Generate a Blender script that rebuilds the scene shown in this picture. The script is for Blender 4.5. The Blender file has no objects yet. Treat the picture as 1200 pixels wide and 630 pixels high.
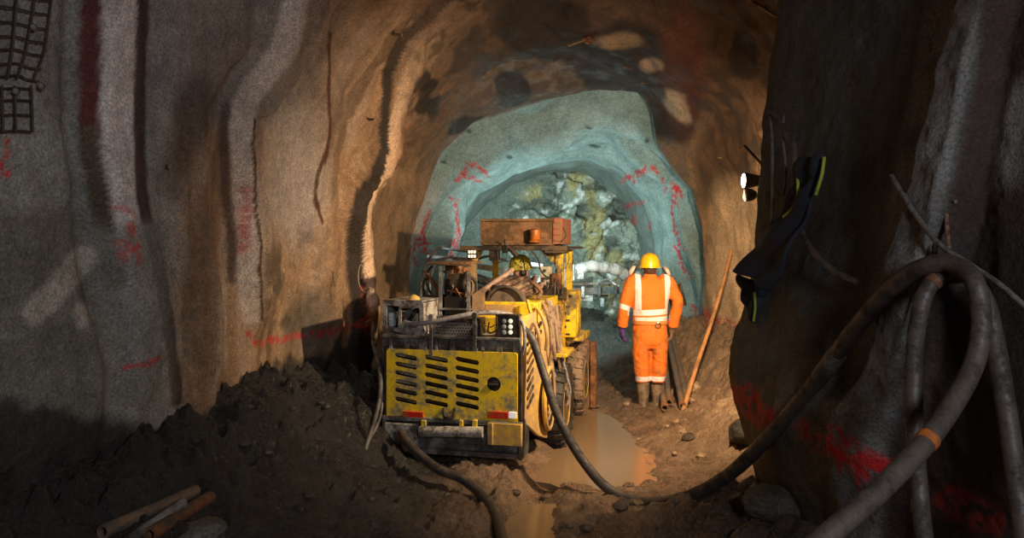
import bpy, bmesh, math, random
import numpy as np
from mathutils import Vector, Matrix
from mathutils.bvhtree import BVHTree
random.seed(7)
R = math.radians
F = 900.0; HZ = 290.0; CH = 1.9            # lens in pixels, horizon row, camera height
col = bpy.context.scene.collection

def at(px, py, Y):
    return Vector(((px-600)/F*Y, Y, CH-(py-HZ)/F*Y))

# ------------------------------------------------------------------ materials
def new_mat(name):
    m = bpy.data.materials.new(name); m.use_nodes = True
    nt = m.node_tree
    for n in list(nt.nodes): nt.nodes.remove(n)
    out = nt.nodes.new('ShaderNodeOutputMaterial'); b = nt.nodes.new('ShaderNodeBsdfPrincipled')
    nt.links.new(b.outputs[0], out.inputs[0])
    return m, nt, b
def N(nt, t, **kw):
    n = nt.nodes.new(t)
    for k, v in kw.items():
        if k[0] == 'i' and k[1:].isdigit(): n.inputs[int(k[1:])].default_value = v
        elif k.startswith('in_'): n.inputs[k[3:].replace('_', ' ')].default_value = v
        else: setattr(n, k, v)
    return n
def noise(nt, vec, scale, detail=5, rough=0.6):
    n = N(nt, 'ShaderNodeTexNoise', in_Scale=scale, in_Detail=detail, in_Roughness=rough)
    nt.links.new(vec, n.inputs['Vector']); return n.outputs['Fac']
def ramp(nt, fac, a, b, ca=(0,0,0,1), cb=(1,1,1,1)):
    r = nt.nodes.new('ShaderNodeValToRGB'); e = r.color_ramp.elements
    e[0].position = a; e[1].position = b; e[0].color = ca; e[1].color = cb
    nt.links.new(fac, r.inputs[0]); return r.outputs[0]
def mix(nt, fac, a, b, mode='MIX'):
    m = nt.nodes.new('ShaderNodeMix'); m.data_type = 'RGBA'; m.blend_type = mode
    for s, v in ((m.inputs[0], fac), (m.inputs[6], a), (m.inputs[7], b)):
        if isinstance(v, bpy.types.NodeSocket): nt.links.new(v, s)
        elif isinstance(v, (int, float)): s.default_value = v
        else: s.default_value = (*v, 1) if len(v) == 3 else v
    return m.outputs[2]
def mth(nt, op, a, b=None, c=None):
    m = nt.nodes.new('ShaderNodeMath'); m.operation = op
    for i, v in enumerate((a, b, c)):
        if v is None: continue
        if isinstance(v, bpy.types.NodeSocket): nt.links.new(v, m.inputs[i])
        else: m.inputs[i].default_value = v
    return m.outputs[0]
def bump(nt, b, h, strength, dist):
    n = N(nt, 'ShaderNodeBump', in_Strength=strength, in_Distance=dist)
    nt.links.new(h, n.inputs['Height']); nt.links.new(n.outputs[0], b.inputs['Normal'])
def surf(name, c, dirt=(0.06,0.04,0.025), amount=0.45, rough=0.5, metal=0.0, scale=5, bmp=0.3, c2=None, soft=0.12):
    """painted / worn / muddy surface"""
    m, nt, b = new_mat(name)
    tc = nt.nodes.new('ShaderNodeTexCoord').outputs['Object']
    n1 = noise(nt, tc, scale, 8, 0.65); n2 = noise(nt, tc, scale*6, 6, 0.6)
    f = mth(nt, 'ADD', mth(nt, 'MULTIPLY', n1, 0.7), mth(nt, 'MULTIPLY', n2, 0.3))
    base = c if c2 is None else mix(nt, ramp(nt, n2, 0.4, 0.62), c, c2)
    t = 0.62 - 0.24*amount
    mask = ramp(nt, f, t-soft*0.5, t+soft*0.5)
    cc = mix(nt, mask, base, dirt)
    if amount <= 0: cc = mix(nt, 0.0, base, base)
    nt.links.new(cc, b.inputs['Base Color'])
    nt.links.new(ramp(nt, mask, 0, 1, (rough,)*3+(1,), (min(1,rough+0.3),)*3+(1,)), b.inputs['Roughness'])
    b.inputs['Metallic'].default_value = metal
    bump(nt, b, f, bmp, 0.01)
    return m
def emis(name, c, s):
    m, nt, b = new_mat(name)
    b.inputs['Base Color'].default_value = (*c, 1); b.inputs['Emission Color'].default_value = (*c, 1)
    b.inputs['Emission Strength'].default_value = s
    return m
def rock_mat(name, b1=0.6, scale=1.0, fine=70, bd=.02, spec=.4):
    m, nt, b = new_mat(name)
    tc = nt.nodes.new('ShaderNodeTexCoord').outputs['Object']
    a = N(nt, 'ShaderNodeAttribute', attribute_name='Col')
    n1 = noise(nt, tc, 3*scale, 8, 0.65); n2 = noise(nt, tc, fine, 4, 0.75); n3 = noise(nt, tc, 18*scale, 6, 0.65)
    v = ramp(nt, n1, 0.3, 0.7, (0.72,0.7,0.68,1), (1.25,1.22,1.2,1))
    c = mix(nt, 1.0, a.outputs['Color'], v, 'MULTIPLY')
    c = mix(nt, 1.0, c, ramp(nt, n2, 0.3, 0.72, (0.42,0.42,0.42,1), (1.75,1.75,1.75,1)), 'MULTIPLY')
    c = mix(nt, 1.0, c, ramp(nt, n3, 0.32, 0.65, (0.8,0.79,0.78,1), (1.15,1.15,1.15,1)), 'MULTIPLY')
    nt.links.new(c, b.inputs['Base Color'])
    wet = mth(nt, 'SUBTRACT', 1.0, a.outputs['Alpha'])
    r = mth(nt, 'SUBTRACT', 0.92, mth(nt, 'MULTIPLY', a.outputs['Alpha'], 0.66))
    nt.links.new(mth(nt, 'ADD', r, mth(nt, 'MULTIPLY', mth(nt, 'SUBTRACT', n3, 0.5), 0.35)), b.inputs['Roughness'])
    h = mth(nt, 'ADD', mth(nt, 'MULTIPLY', n3, 0.55), mth(nt, 'MULTIPLY', n2, 0.45))
    bump(nt, b, h, b1, bd)
    b.inputs['Specular IOR Level'].default_value = spec
    return m

# ------------------------------------------------------------------ object helpers
def tag(o, label=None, cat=None, group=None, kind=None):
    if label: o['label'] = label
    if cat: o['category'] = cat
    if group: o['group'] = group
    if kind: o['kind'] = kind
    return o
def link(name, me, m=None, parent=None):
    o = bpy.data.objects.new(name, me); col.objects.link(o)
    if m is not None: me.materials.append(m)
    if parent is not None: o.parent = parent
    return o
def empty(name, loc, rz=0, **kw):
    o = bpy.data.objects.new(name, None); col.objects.link(o)
    o.location = loc; o.rotation_euler = (0, 0, rz); o.empty_display_size = 0.1
    return tag(o, **kw)
def catmull(pts, n=10):
    P = [Vector(p) for p in pts]
    if len(P) < 3: return P
    P = [P[0]*2-P[1]] + P + [P[-1]*2-P[-2]]
    out = []
    for i in range(1, len(P)-2):
        a, b, c, d = P[i-1:i+3]
        for k in range(n):
            t = k/n
            out.append(0.5*((2*b)+(c-a)*t+(2*a-5*b+4*c-d)*t*t+(3*b-3*c+d-a)*t**3))
    out.append(P[-2]); return out
class MB:
    def __init__(s, off=None): s.v = []; s.f = []; s.off = Vector(off) if off else Vector((0,0,0))
    def add(s, vs, fs):
        o = len(s.v); s.v += [Vector(v)-s.off for v in vs]; s.f += [tuple(i+o for i in f) for f in fs]; return s
    def box(s, c, size, rot=None):
        c = Vector(c); h = Vector(size)/2
        M = rot if rot is not None else Matrix.Identity(3)
        vs = [c + M @ Vector((x*h.x, y*h.y, z*h.z)) for x in (-1,1) for y in (-1,1) for z in (-1,1)]
        return s.add(vs, [(0,1,3,2),(4,6,7,5),(0,4,5,1),(2,3,7,6),(0,2,6,4),(1,5,7,3)])
    def bb(s, x0, x1, y0, y1, z0, z1):
        return s.box(((x0+x1)/2,(y0+y1)/2,(z0+z1)/2), (abs(x1-x0),abs(y1-y0),abs(z1-z0)))
    def bar(s, a, b, w, h, up=(0,0,1)):
        a = Vector(a); b = Vector(b); d = (b-a); L = d.length; d.normalize()
        u = Vector(up); 
        if abs(d.dot(u)) > 0.98: u = Vector((0,1,0))
        x = d.cross(u).normalized(); z = x.cross(d)
        M = Matrix((x, d, z)).transposed()
        return s.box((a+b)/2, (w, L, h), M)
    def tube(s, pts, r, seg=10, cap=True, hollow=0):
        P = [Vector(p) for p in pts]; n = len(P)
        rs = r if isinstance(r, (list, tuple)) else [r]*n
        t0 = (P[1]-P[0]).normalized(); u = t0.orthogonal().normalized()
        vs = []
        for i in range(n):
            t = (P[min(i+1,n-1)]-P[max(i-1,0)])
            if t.length < 1e-9: t = t0.copy()
            t.normalize(); u = (u - t*u.dot(t)).normalized(); w = t.cross(u); t0 = t
            for k in range(seg):
                a = 2*math.pi*k/seg; vs.append(P[i]+(u*math.cos(a)+w*math.sin(a))*rs[i])
        fs = [(i*seg+k, i*seg+(k+1)%seg, (i+1)*seg+(k+1)%seg, (i+1)*seg+k) for i in range(n-1) for k in range(seg)]
        if cap: fs += [tuple(range(seg))[::-1], tuple((n-1)*seg+k for k in range(seg))]
        return s.add(vs, fs)
    def cyl(s, a, b, r, seg=20): return s.tube([a, b], r, seg)
    def pipe(s, a, b, ro, ri, seg=16):
        a = Vector(a); b = Vector(b); t = (b-a).normalized(); u = t.orthogonal().normalized(); w = t.cross(u)
        ring = lambda c, r: [c+(u*math.cos(2*math.pi*k/seg)+w*math.sin(2*math.pi*k/seg))*r for k in range(seg)]
        vs = ring(a,ro)+ring(b,ro)+ring(b,ri)+ring(a,ri)
        return s.add(vs, [(i*seg+k, i*seg+(k+1)%seg, ((i+1)%4)*seg+(k+1)%seg, ((i+1)%4)*seg+k) for i in range(4) for k in range(seg)])
    def lathe(s, prof, c=(0,0,0), axis='Z', seg=28, M=None):
        c = Vector(c); vs = []
        if M is None: M = {'Z': Matrix.Identity(3), 'X': Matrix(((0,0,1),(0,1,0),(-1,0,0))), 'Y': Matrix(((1,0,0),(0,0,1),(0,-1,0)))}[axis]
        for r, z in prof:
            for k in range(seg):
                a = 2*math.pi*k/seg; vs.append(c + M @ Vector((r*math.cos(a), r*math.sin(a), z)))
        n = len(prof)
        fs = [(i*seg+k, i*seg+(k+1)%seg, (i+1)*seg+(k+1)%seg, (i+1)*seg+k) for i in range(n-1) for k in range(seg)]
        fs += [tuple(range(seg))[::-1], tuple((n-1)*seg+k for k in range(seg))]
        return s.add(vs, fs)
    def ell(s, c, r, seg=16, M=None):
        n = 10; c = Vector(c); M = M if M is not None else Matrix.Identity(3); vs = []
        for i in range(n+1):
            ph = -math.pi/2+math.pi*i/n; cr = max(math.cos(ph), 0.02)
            for k in range(seg):
                a = 2*math.pi*k/seg; vs.append(c + M @ Vector((r[0]*cr*math.cos(a), r[1]*cr*math.sin(a), r[2]*math.sin(ph))))
        fs = [(i*seg+k, i*seg+(k+1)%seg, (i+1)*seg+(k+1)%seg, (i+1)*seg+k) for i in range(n) for k in range(seg)]
        fs += [tuple(range(seg))[::-1], tuple(n*seg+k for k in range(seg))]
        return s.add(vs, fs)
    def poly(s, pts, thick):
        """closed polygon pts (Vectors), extruded by vector thick"""
        P = [Vector(p) for p in pts]; n = len(P); t = Vector(thick)
        return s.add(P+[p+t for p in P], [tuple(range(n))[::-1], tuple(range(n, 2*n))]+[(i,(i+1)%n,n+(i+1)%n,n+i) for i in range(n)])
    def loft(s, secs, seg=20):
        """secs: (center, rx, ry[, u, w]) horizontal-ish elliptical rings"""
        vs = []
        for sc in secs:
            c = Vector(sc[0]); u = Vector(sc[3]) if len(sc) > 3 else Vector((1,0,0)); w = Vector(sc[4]) if len(sc) > 4 else Vector((0,1,0))
            for k in range(seg):
                a = 2*math.pi*k/seg; vs.append(c+u*sc[1]*math.cos(a)+w*sc[2]*math.sin(a))
        n = len(secs)
        fs = [(i*seg+k, i*seg+(k+1)%seg, (i+1)*seg+(k+1)%seg, (i+1)*seg+k) for i in range(n-1) for k in range(seg)]
        fs += [tuple(range(seg))[::-1], tuple((n-1)*seg+k for k in range(seg))]
        return s.add(vs, fs)
    def build(s, name, m, parent=None, bevel=0, smooth=38, remesh=0, sub=0, disp=None, loc=None, **kw):
        me = bpy.data.meshes.new(name); me.from_pydata([tuple(v) for v in s.v], [], s.f)
        bm = bmesh.new(); bm.from_mesh(me); bmesh.ops.recalc_face_normals(bm, faces=bm.faces); bm.to_mesh(me); bm.free()
        o = link(name, me, m, parent)
        if loc is not None: o.location = loc
        elif s.off.length: o.location = s.off
        if remesh:
            r = o.modifiers.new('r', 'REMESH'); r.mode = 'VOXEL'; r.voxel_size = remesh; r.use_smooth_shade = True
            sm = o.modifiers.new('s', 'SMOOTH'); sm.iterations = kw.pop('smi', 6); sm.factor = 0.5
        elif bevel:
            b = o.modifiers.new('b', 'BEVEL'); b.width = bevel; b.segments = 2; b.limit_method = 'ANGLE'
        if sub:
            q = o.modifiers.new('q', 'SUBSURF'); q.levels = q.render_levels = sub
        if disp:
            tx = bpy.data.textures.new('folds', 'CLOUDS'); tx.noise_scale = disp[0]; tx.noise_depth = 3
            d = o.modifiers.new('d', 'DISPLACE'); d.texture = tx; d.strength = disp[1]; d.mid_level = 0.5; d.texture_coords = 'LOCAL'
        if smooth and not remesh:
            me.polygons.foreach_set('use_smooth', [True]*len(me.polygons)); me.set_sharp_from_angle(angle=R(smooth))
        return tag(o, **kw)
def plate(name, outer, holes, O, U, W, thick, m, parent):
    """flat plate with real holes; outer/holes are 2-D loops in (u,w) about O"""
    O = Vector(O); U = Vector(U); W = Vector(W); nrm = U.cross(W).normalized()
    bm = bmesh.new()
    for loop in [outer]+holes:
        vs = [bm.verts.new(O+U*a+W*b) for a, b in loop]
        for i in range(len(vs)): bm.edges.new((vs[i], vs[(i+1)%len(vs)]))
    bmesh.ops.triangle_fill(bm, use_beauty=True, use_dissolve=False, edges=bm.edges[:], normal=nrm)
    r = bmesh.ops.extrude_face_region(bm, geom=bm.faces[:])
    bmesh.ops.translate(bm, verts=[g for g in r['geom'] if isinstance(g, bmesh.types.BMVert)], vec=nrm*thick)
    bmesh.ops.recalc_face_normals(bm, faces=bm.faces)
    me = bpy.data.meshes.new(name); bm.to_mesh(me); bm.free()
    return link(name, me, m, parent)
def capsule(cx, cy, L, r, ang, n=6):
    d = ((math.cos(ang), math.sin(ang)), (-math.sin(ang), math.cos(ang))); out = []
    for s, e in ((1, -90), (-1, 90)):
        for k in range(n+1):
            a = R(e+180*k/n); x = s*(L/2-r)+r*math.cos(a); y = r*math.sin(a)
            out.append((cx+d[0][0]*x+d[1][0]*y, cy+d[0][1]*x+d[1][1]*y))
    return out
def circ(cx, cy, r, n=24): return [(cx+r*math.cos(2*math.pi*k/n), cy+r*math.sin(2*math.pi*k/n)) for k in range(n)]

# ------------------------------------------------------------------ numpy noise
def _h(i, j, k, s):
    x = (i*374761393 + j*668265263 + k*2147483647 + s*974634777) & 0xffffffff
    x = ((x ^ (x >> 13))*1274126177) & 0xffffffff
    x = ((x ^ (x >> 16))*2246822519) & 0xffffffff
    return ((x ^ (x >> 15)) & 0xffffff).astype(np.float64)/0xffffff
def vn(p, s=0):
    f = np.floor(p).astype(np.int64); t = p-f; t = t*t*t*(t*(t*6-15)+10)
    r = 0
    for a in (0,1):
        for b in (0,1):
            for c in (0,1):
                w = (t[:,0] if a else 1-t[:,0])*(t[:,1] if b else 1-t[:,1])*(t[:,2] if c else 1-t[:,2])
                r = r + w*_h(f[:,0]+a, f[:,1]+b, f[:,2]+c, s)
    return r*2-1
def fbm(p, scale, octs=4, s=0, gain=0.5, ridged=False):
    q = p*scale; a = 1; r = 0; tot = 0
    for o in range(octs):
        n = vn(q+o*17.3, s+o)
        if ridged: n = 1-2*np.abs(n)
        r = r+a*n; tot += a; a *= gain; q = q*2.03
    return r/tot
def worley(p, scale, s=0):
    q = p*scale; f = np.floor(q).astype(np.int64); d1 = np.full(len(p), 9.0); d2 = d1.copy(); cid = np.zeros(len(p))
    for a in (-1,0,1):
        for b in (-1,0,1):
            for c in (-1,0,1):
                i, j, k = f[:,0]+a, f[:,1]+b, f[:,2]+c
                pt = np.stack([i+_h(i,j,k,s), j+_h(i,j,k,s+1), k+_h(i,j,k,s+2)], 1)
                d = np.linalg.norm(q-pt, axis=1); m = d < d1
                d2 = np.where(m, d1, np.minimum(d2, d)); cid = np.where(m, _h(i,j,k,s+5), cid); d1 = np.where(m, d, d1)
    return d1, d2, cid
def ss(a, b, x):
    t = np.clip((x-a)/(b-a), 0, 1); return t*t*(3-2*t)
def pl(x, y, pts):
    """distance to polyline, position-dependent extra channels interpolated; pts (x,y,*extras)"""
    best = np.full(len(x), 1e9); ex = [np.zeros(len(x)) for _ in pts[0][2:]]; side = np.zeros(len(x))
    for p, q in zip(pts[:-1], pts[1:]):
        dx, dy = q[0]-p[0], q[1]-p[1]; t = np.clip(((x-p[0])*dx+(y-p[1])*dy)/(dx*dx+dy*dy), 0, 1)
        ax, ay = x-p[0]-t*dx, y-p[1]-t*dy; d = np.hypot(ax, ay); m = d < best
        best = np.where(m, d, best); side = np.where(m, np.sign(dx*ay-dy*ax), side)
        for i in range(len(ex)): ex[i] = np.where(m, p[2+i]+(q[2+i]-p[2+i])*t, ex[i])
    return [best, side]+ex
def blob(x, y, cx, cy, rx, ry, rot=0, soft=0.5):
    c, s_ = math.cos(R(rot)), math.sin(R(rot)); dx, dy = x-cx, y-cy
    d = np.hypot((dx*c+dy*s_)/rx, (-dx*s_+dy*c)/ry)
    return 1-ss(1-soft, 1+soft, d)
def grid_mesh(name, P, colr, m, kind='structure'):
    """P (n,m,3) grid, colr (n,m,4)"""
    n, k = P.shape[:2]
    idx = np.arange(n*k).reshape(n, k)
    q = np.stack([idx[:-1,:-1], idx[1:,:-1], idx[1:,1:], idx[:-1,1:]], -1).reshape(-1, 4)
    me = bpy.data.meshes.new(name); me.vertices.add(n*k); me.vertices.foreach_set('co', P.reshape(-1).astype(np.float32))
    me.loops.add(q.size); me.loops.foreach_set('vertex_index', q.reshape(-1).astype(np.int32))
    me.polygons.add(len(q)); me.polygons.foreach_set('loop_start', (np.arange(len(q))*4).astype(np.int32))
    me.polygons.foreach_set('loop_total', np.full(len(q), 4, np.int32)) if False else None
    me.update(calc_edges=True); me.validate()
    me.polygons.foreach_set('use_smooth', np.ones(len(me.polygons), bool))
    ca = me.color_attributes.new('Col', 'FLOAT_COLOR', 'POINT'); ca.data.foreach_set('color', colr.reshape(-1).astype(np.float32))
    return tag(link(name, me, m), kind=kind)
# ================================================================== tunnel shell
NT = 700
th = np.linspace(R(233), R(-53), NT); CT, ST = np.cos(th), np.sin(th); ZC = 1.7
Ys = np.concatenate([np.arange(-3, 3, .1), np.arange(3, 5.1, .0105), np.arange(5.1, 5.45, .006), np.arange(5.45, 8, .0165),
                     np.arange(8, 10.7, .022), np.arange(10.7, 11.1, .012), np.arange(11.1, 17.3, .028)])
def section(pts, xc):
    p = np.array(pts, float); a = np.arctan2(p[:,1]-ZC, p[:,0]-xc); a = np.where(a < -math.pi/2, a+2*math.pi, a)
    r = np.hypot(p[:,0]-xc, p[:,1]-ZC); o = np.argsort(a)
    # densify along straight segments in xz before resampling on the angle
    dp = np.concatenate([np.linspace(p[i], p[i+1], 40) for i in range(len(p)-1)])
    a = np.arctan2(dp[:,1]-ZC, dp[:,0]-xc); a = np.where(a < -math.pi/2, a+2*math.pi, a); r = np.hypot(dp[:,0]-xc, dp[:,1]-ZC)
    o = np.argsort(a); r = np.interp(th[::-1], a[o], r[o])[::-1]
    k = np.ones(9)/9; return np.convolve(np.pad(r, 4, 'edge'), k, 'valid')
def arch(xl, xr, zt, n=2.3, zs=1.7):
    h = (xr-xl)/2; c = (xr+xl)/2; pts = [(xl-.1, -1.2), (xl, zs)]
    for i in range(1, 60):
        a = math.pi-math.pi*i/60; x = math.cos(a); z = math.sin(a)
        pts.append((c+h*math.copysign(abs(x)**(2/n), x), zs+(zt-zs)*abs(z)**(2/n)))
    return pts+[(xr, zs), (xr+.1, -1.2)]
def outl(px, Y, grow=0):
    pts = [((x-600)/F*Y, CH-(y-HZ)/F*Y) for x, y in px]
    pts = [(pts[0][0], -1.2)]+pts+[(pts[-1][0], -1.2)]
    return pts
LIP = [(476,445),(477,400),(480,330),(487,275),(500,225),(520,180),(556,142),(615,122),(690,110),(745,108),(764,130),(771,170),(790,198),(812,222),(822,270),(826,330),(826,445)]
RIB = [(520,410),(522,350),(530,300),(542,260),(564,228),(602,202),(650,190),(690,188),(725,205),(750,235),(768,280),(776,330),(778,410)]
E8 = [(-1.56,.5),(-1.54,.92),(-1.51,1.81),(-1.40,2.43),(-1.28,2.9),(-1.14,3.5),(-.85,3.96),(-.3,4.4),(.5,4.55),(1.4,4.5),(2.3,4.1),(2.85,3.3),(3.0,2.4),(3.05,1.7),(3.05,-1.2)]
nearR = lambda Y, o: [(-2.9+.32*(Y-2.5), -1.2)]+arch(-2.9+.32*(Y-2.5), 1.7, 4.9, 3.2)[1:-14]+[(1.95+o, 4.2), (1.8+o, 3.58), (1.68+o, 2.42), (1.62+o, 1.83), (1.58+o, 1.1), (1.68+o, .4), (1.72+o, -1.2)]
SEC = [(-3, arch(-3.4, 2.6, 5.0, 3)), (2.4, nearR(2.6, .38)), (3.9, nearR(3.9, .2)), (5.2, nearR(5.2, 0)),
       (5.34, [(-2.08,-1.2)]+arch(-2.05, 2.3, 4.8, 2.8)[1:]), (5.6, arch(-2.04, 2.9, 4.7, 2.6)), (6.5, arch(-1.92, 3.1, 4.6, 2.4)),
       (8.0, [(-1.6,-1.2)]+E8), (8.5, arch(-1.78, 3.05, 4.45, 2.1)), (9.7, arch(-1.72, 3.0, 4.35, 2.1)), (10.6, outl([(p[0]+(-8 if p[0]<660 else 12), p[1]-7) for p in LIP], 10.7)), (10.9, outl(LIP, 11)),
       (11.02, outl(LIP, 11)), (11.35, [(x+(-.12 if x<.7 else .12), z+.1) for x, z in outl(LIP, 11)])]
rib = outl(RIB, 14.5)
def grow(pts, g, xc=.78): return [(xc+(x-xc)*(1+g), ZC+(z-ZC)*(1+g*.9)) for x, z in pts]
SEC += [(11.9, grow(rib, .15)), (12.3, grow(rib, .045)), (12.42, grow(rib, .05)), (12.7, grow(rib, .14)), (13.5, grow(rib, .12)), (14.35, rib), (14.6, rib), (15.0, grow(rib, .06)), (17.4, grow(rib, .0))]
SY = np.array([s[0] for s in SEC]); XC = np.interp(Ys, [-3, 5, 8, 11, 17], [-.4, -.3, .6, .7, .78])
RR = np.zeros((len(Ys), NT))
secR = np.array([section(p, float(np.interp(y, [-3, 5, 8, 11, 17], [-.4, -.3, .6, .7, .78]))) for y, p in SEC])
for j in range(NT): RR[:, j] = np.interp(Ys, SY, secR[:, j])
X = XC[:, None]+RR*CT; Z = ZC+RR*ST; Y = np.repeat(Ys[:, None], NT, 1)
P = np.stack([X, Y, Z], -1).reshape(-1, 3)
nrm = np.stack([-np.repeat(CT[None], len(Ys), 0), 0*X, -np.repeat(ST[None], len(Ys), 0)], -1).reshape(-1, 3)
x, y, z = P.T
u = 600+F*x/np.maximum(y, .5); v = HZ-F*(z-CH)/np.maximum(y, .5)
left = (x < XC.repeat(NT)-.05) & (y > 3) & (y < 9.2); near = (x > .8) & (y < 5.34) & (y > 2); teal = ss(10.9, 11.06, y)
tl = teal > .5
# broad and fine relief
d = .07*fbm(P, .9, 3, 11)+.035*fbm(P, 2.6, 3, 21)*(1-.5*teal)+.012*fbm(P, 9, 3, 31)*(1-.7*teal)+.004*fbm(P, 34, 2, 41)
d += (y > 5.6)*(y < 10.9)*ss(2.2, 3.4, z)*(.19*fbm(P, 1.1, 4, 51, .55))*ss(5.6,6.4,y)*(1-ss(10.0,10.8,y))
d -= teal*.10*fbm(P*np.array([1,.7,1]), 1.0, 2, 61)
tha = np.tile(th, len(Ys)); ph = (y-11.1)*2.5+1.1*np.sin(tha*2.3+.6)+.9*fbm(P,.7,2,63)
d += ss(11.1,11.6,y)*(1-ss(13.9,14.3,y))*(.24*np.abs(np.sin(ph))+.05*np.sin(tha*9+y)-.13)
def ridge(mask, edge, w, H, sgn=1, soft=13, fall=22):
    ey = [e[0] for e in edge]; e = np.interp(v, ey, [e[1] for e in edge]); e = e+2.0*fbm(P, 4, 1, 71)
    t = sgn*(u-e); W_ = np.interp(v, [a[0] for a in w], [a[1] for a in w]); H_ = np.interp(v, [a[0] for a in H], [a[1] for a in H])
    return np.where(mask, H_*ss(-soft*.3, soft, t)*(1-ss(W_, W_+fall, t)), 0)
d += ridge(left, [(-40,99),(0,97),(150,91),(250,110),(330,126),(420,140),(520,152)], [(0,42),(150,45),(300,50),(430,60),(500,60)], [(0,.14),(350,.13),(440,.07),(500,.0)], fall=12)
d += ridge(left, [(-60,345),(0,325),(60,312),(125,262),(200,262),(330,272),(390,285)], [(-60,40),(0,44),(60,30),(110,30),(125,22),(350,20)], [(0,.13),(120,.16),(330,.14),(370,.05),(400,0)], fall=9)
d += ridge(left, [(100,290),(140,284),(300,286),(400,300)], [(60,84),(160,84),(230,70),(400,60)], [(90,0),(140,.07),(300,.06),(380,.0)], soft=14, fall=10)
d += ridge(left, [(-20,352),(60,350),(160,368),(250,352),(420,362)], [(0,24),(300,40)], [(-20,.0),(40,.05),(200,.06),(300,.07),(400,.03),(440,0)], soft=10, fall=14)
d += ridge(left, [(-40,545),(0,514),(28,485),(43,468),(81,455),(128,443),(171,443),(200,428),(219,408),(247,402),(300,408),(400,415),(460,420)],
           [(0,28),(81,18),(138,12),(229,12),(400,10)], [(-40,.12),(0,.12),(170,.11),(219,.17),(400,.17),(450,.05),(480,0)], soft=9, fall=12)
d += ridge(left, [(0,178),(250,190),(430,214),(520,220)], [(0,40),(500,30)], [(0,.02),(150,.07),(380,.06),(480,0)], soft=14, fall=30)
# a hollow just before each ridge
for ed, hw, hd in (([(0,90),(150,84),(330,112),(430,130)], 12, .05), ([(60,300),(125,252),(330,262)], 10, .05), ([(0,500),(81,446),(171,434),(219,400),(400,408)], 9, .06), ([(0,170),(150,162),(250,172),(330,190),(430,204)], 6, .05)):
    e = np.interp(v, [a[0] for a in ed], [a[1] for a in ed]); d -= np.where(left, hd*np.exp(-((u-e)/hw)**2), 0)
# right pillar: long buttress, recess and boulder
rg = ridge(near, [(-60,1215),(0,1195),(120,1182),(250,1152),(400,1108),(520,1075),(640,1050)], [(0,40),(250,46),(600,40)], [(0,.16),(300,.17),(600,.12)], sgn=-1, soft=14, fall=26)
d += rg
d += np.where(near, .16*blob(u, v, 985, 530, 70, 80, 15, .5)+.10*blob(u, v, 925, 420, 60, 130, 25, .6)+.02*fbm(P, 7, 4, 81)*ss(1000, 1090, u), 0)
P2 = P+nrm*d[:, None]
G = P2.reshape(len(Ys), NT, 3)
x, y, z = P2.T; u = 600+F*x/np.maximum(y, .5); v = HZ-F*(z-CH)/np.maximum(y, .5)
wob = 6*fbm(P, 3, 4, 91); uu, vv = u+wob, v+6*fbm(P, 3, 4, 95)
C = np.zeros((len(P), 3)); wet = np.full(len(P), .25)
def paint(m, c, k=1.0):
    global C
    m = np.clip(m*k, 0, 1)[:, None]; C = C*(1-m)+np.array(c)*m
GREY, LGREY, BROWN, DBR, RUST = (.27,.27,.245), (.62,.56,.53), (.40,.25,.14), (.09,.055,.035), (.22,.055,.035)
C[:] = BROWN
n1 = fbm(P, 1.6, 4, 101); n2 = fbm(P, 5, 4, 111); n3 = fbm(P, 14, 3, 121)
paint(ss(-.1, .5, n1), (.46,.31,.19), .7); paint(ss(.05, .5, n2), (.2,.125,.07), .6)
L = left.astype(float)
paint(L*(1-ss(165, 260, uu)), GREY)
sk = fbm(P*np.array([1,3.2,.45]), 1.5, 4, 151); paint(L*ss(190,240,uu)*(1-ss(262,285,uu))*ss(60,150,vv), (.21,.135,.085), .8); paint(L*ss(180,230,uu)*ss(.02,.35,sk), (.15,.09,.05), .65); paint(L*ss(-.02,-.35,sk)*ss(180,230,uu), (.46,.36,.27), .5)
paint(L*(1-ss(90,150,vv-.1*uu))*(1-ss(300,460,uu)), (.24,.23,.22), .8)
A = pl(uu, vv, [(137,-20),(140,100),(136,160),(152,250),(166,330),(175,420),(172,500)])[0]  # rock tones of the ridges, with lit crests and shaded near sides painted in
paint(L*(1-ss(21, 29, A)), LGREY); paint(L*(1-ss(30,55, pl(uu,vv,[(165,400),(165,480)])[0])), (.42,.38,.33), .8)
paint(L*(1-ss(9, 16, pl(uu, vv, [(106,-20),(103,150)])[0])), (.13,.035,.03)); paint(L*(1-ss(9, 16, pl(uu, vv, [(103,155),(122,250),(134,330)])[0])), (.12,.085,.055))
paint(L*(1-ss(5, 10, pl(uu, vv, [(170,-20),(160,150),(172,250),(190,330),(203,430),(206,470)])[0])), (.05,.022,.012), .95)
paint(L*(1-ss(12, 19, pl(uu, vv, [(352,-20),(335,60),(285,120),(287,200),(292,300),(297,365)])[0])), (.66,.56,.48), .9)
paint(L*blob(uu, vv, 345, 210, 38, 80, 0, .4), (.48,.43,.40), .8)
paint(L*blob(uu, vv, 342, 340, 34, 60, 0, .5)*ss(-.2,.3,n2), (.12,.09,.06), .9)
paint(L*blob(uu, vv, 365, 380, 30, 40, 0, .5), (.10,.09,.07), .7)
paint(L*blob(uu, vv, 225, 140, 24, 60, 15, .5), (.10,.075,.055), .75); paint(L*blob(uu, vv, 200, 200, 16, 34, 0, .5), (.12,.08,.05), .6)
paint(L*(1-ss(1.2, 3, pl(uu, vv, [(298,140),(300,250),(309,375)])[0])), (.10,.045,.02)); paint(L*(1-ss(1.2, 2.8, pl(uu, vv, [(385,40),(386,160),(370,225),(376,262)])[0])), (.10,.045,.02))
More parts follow.
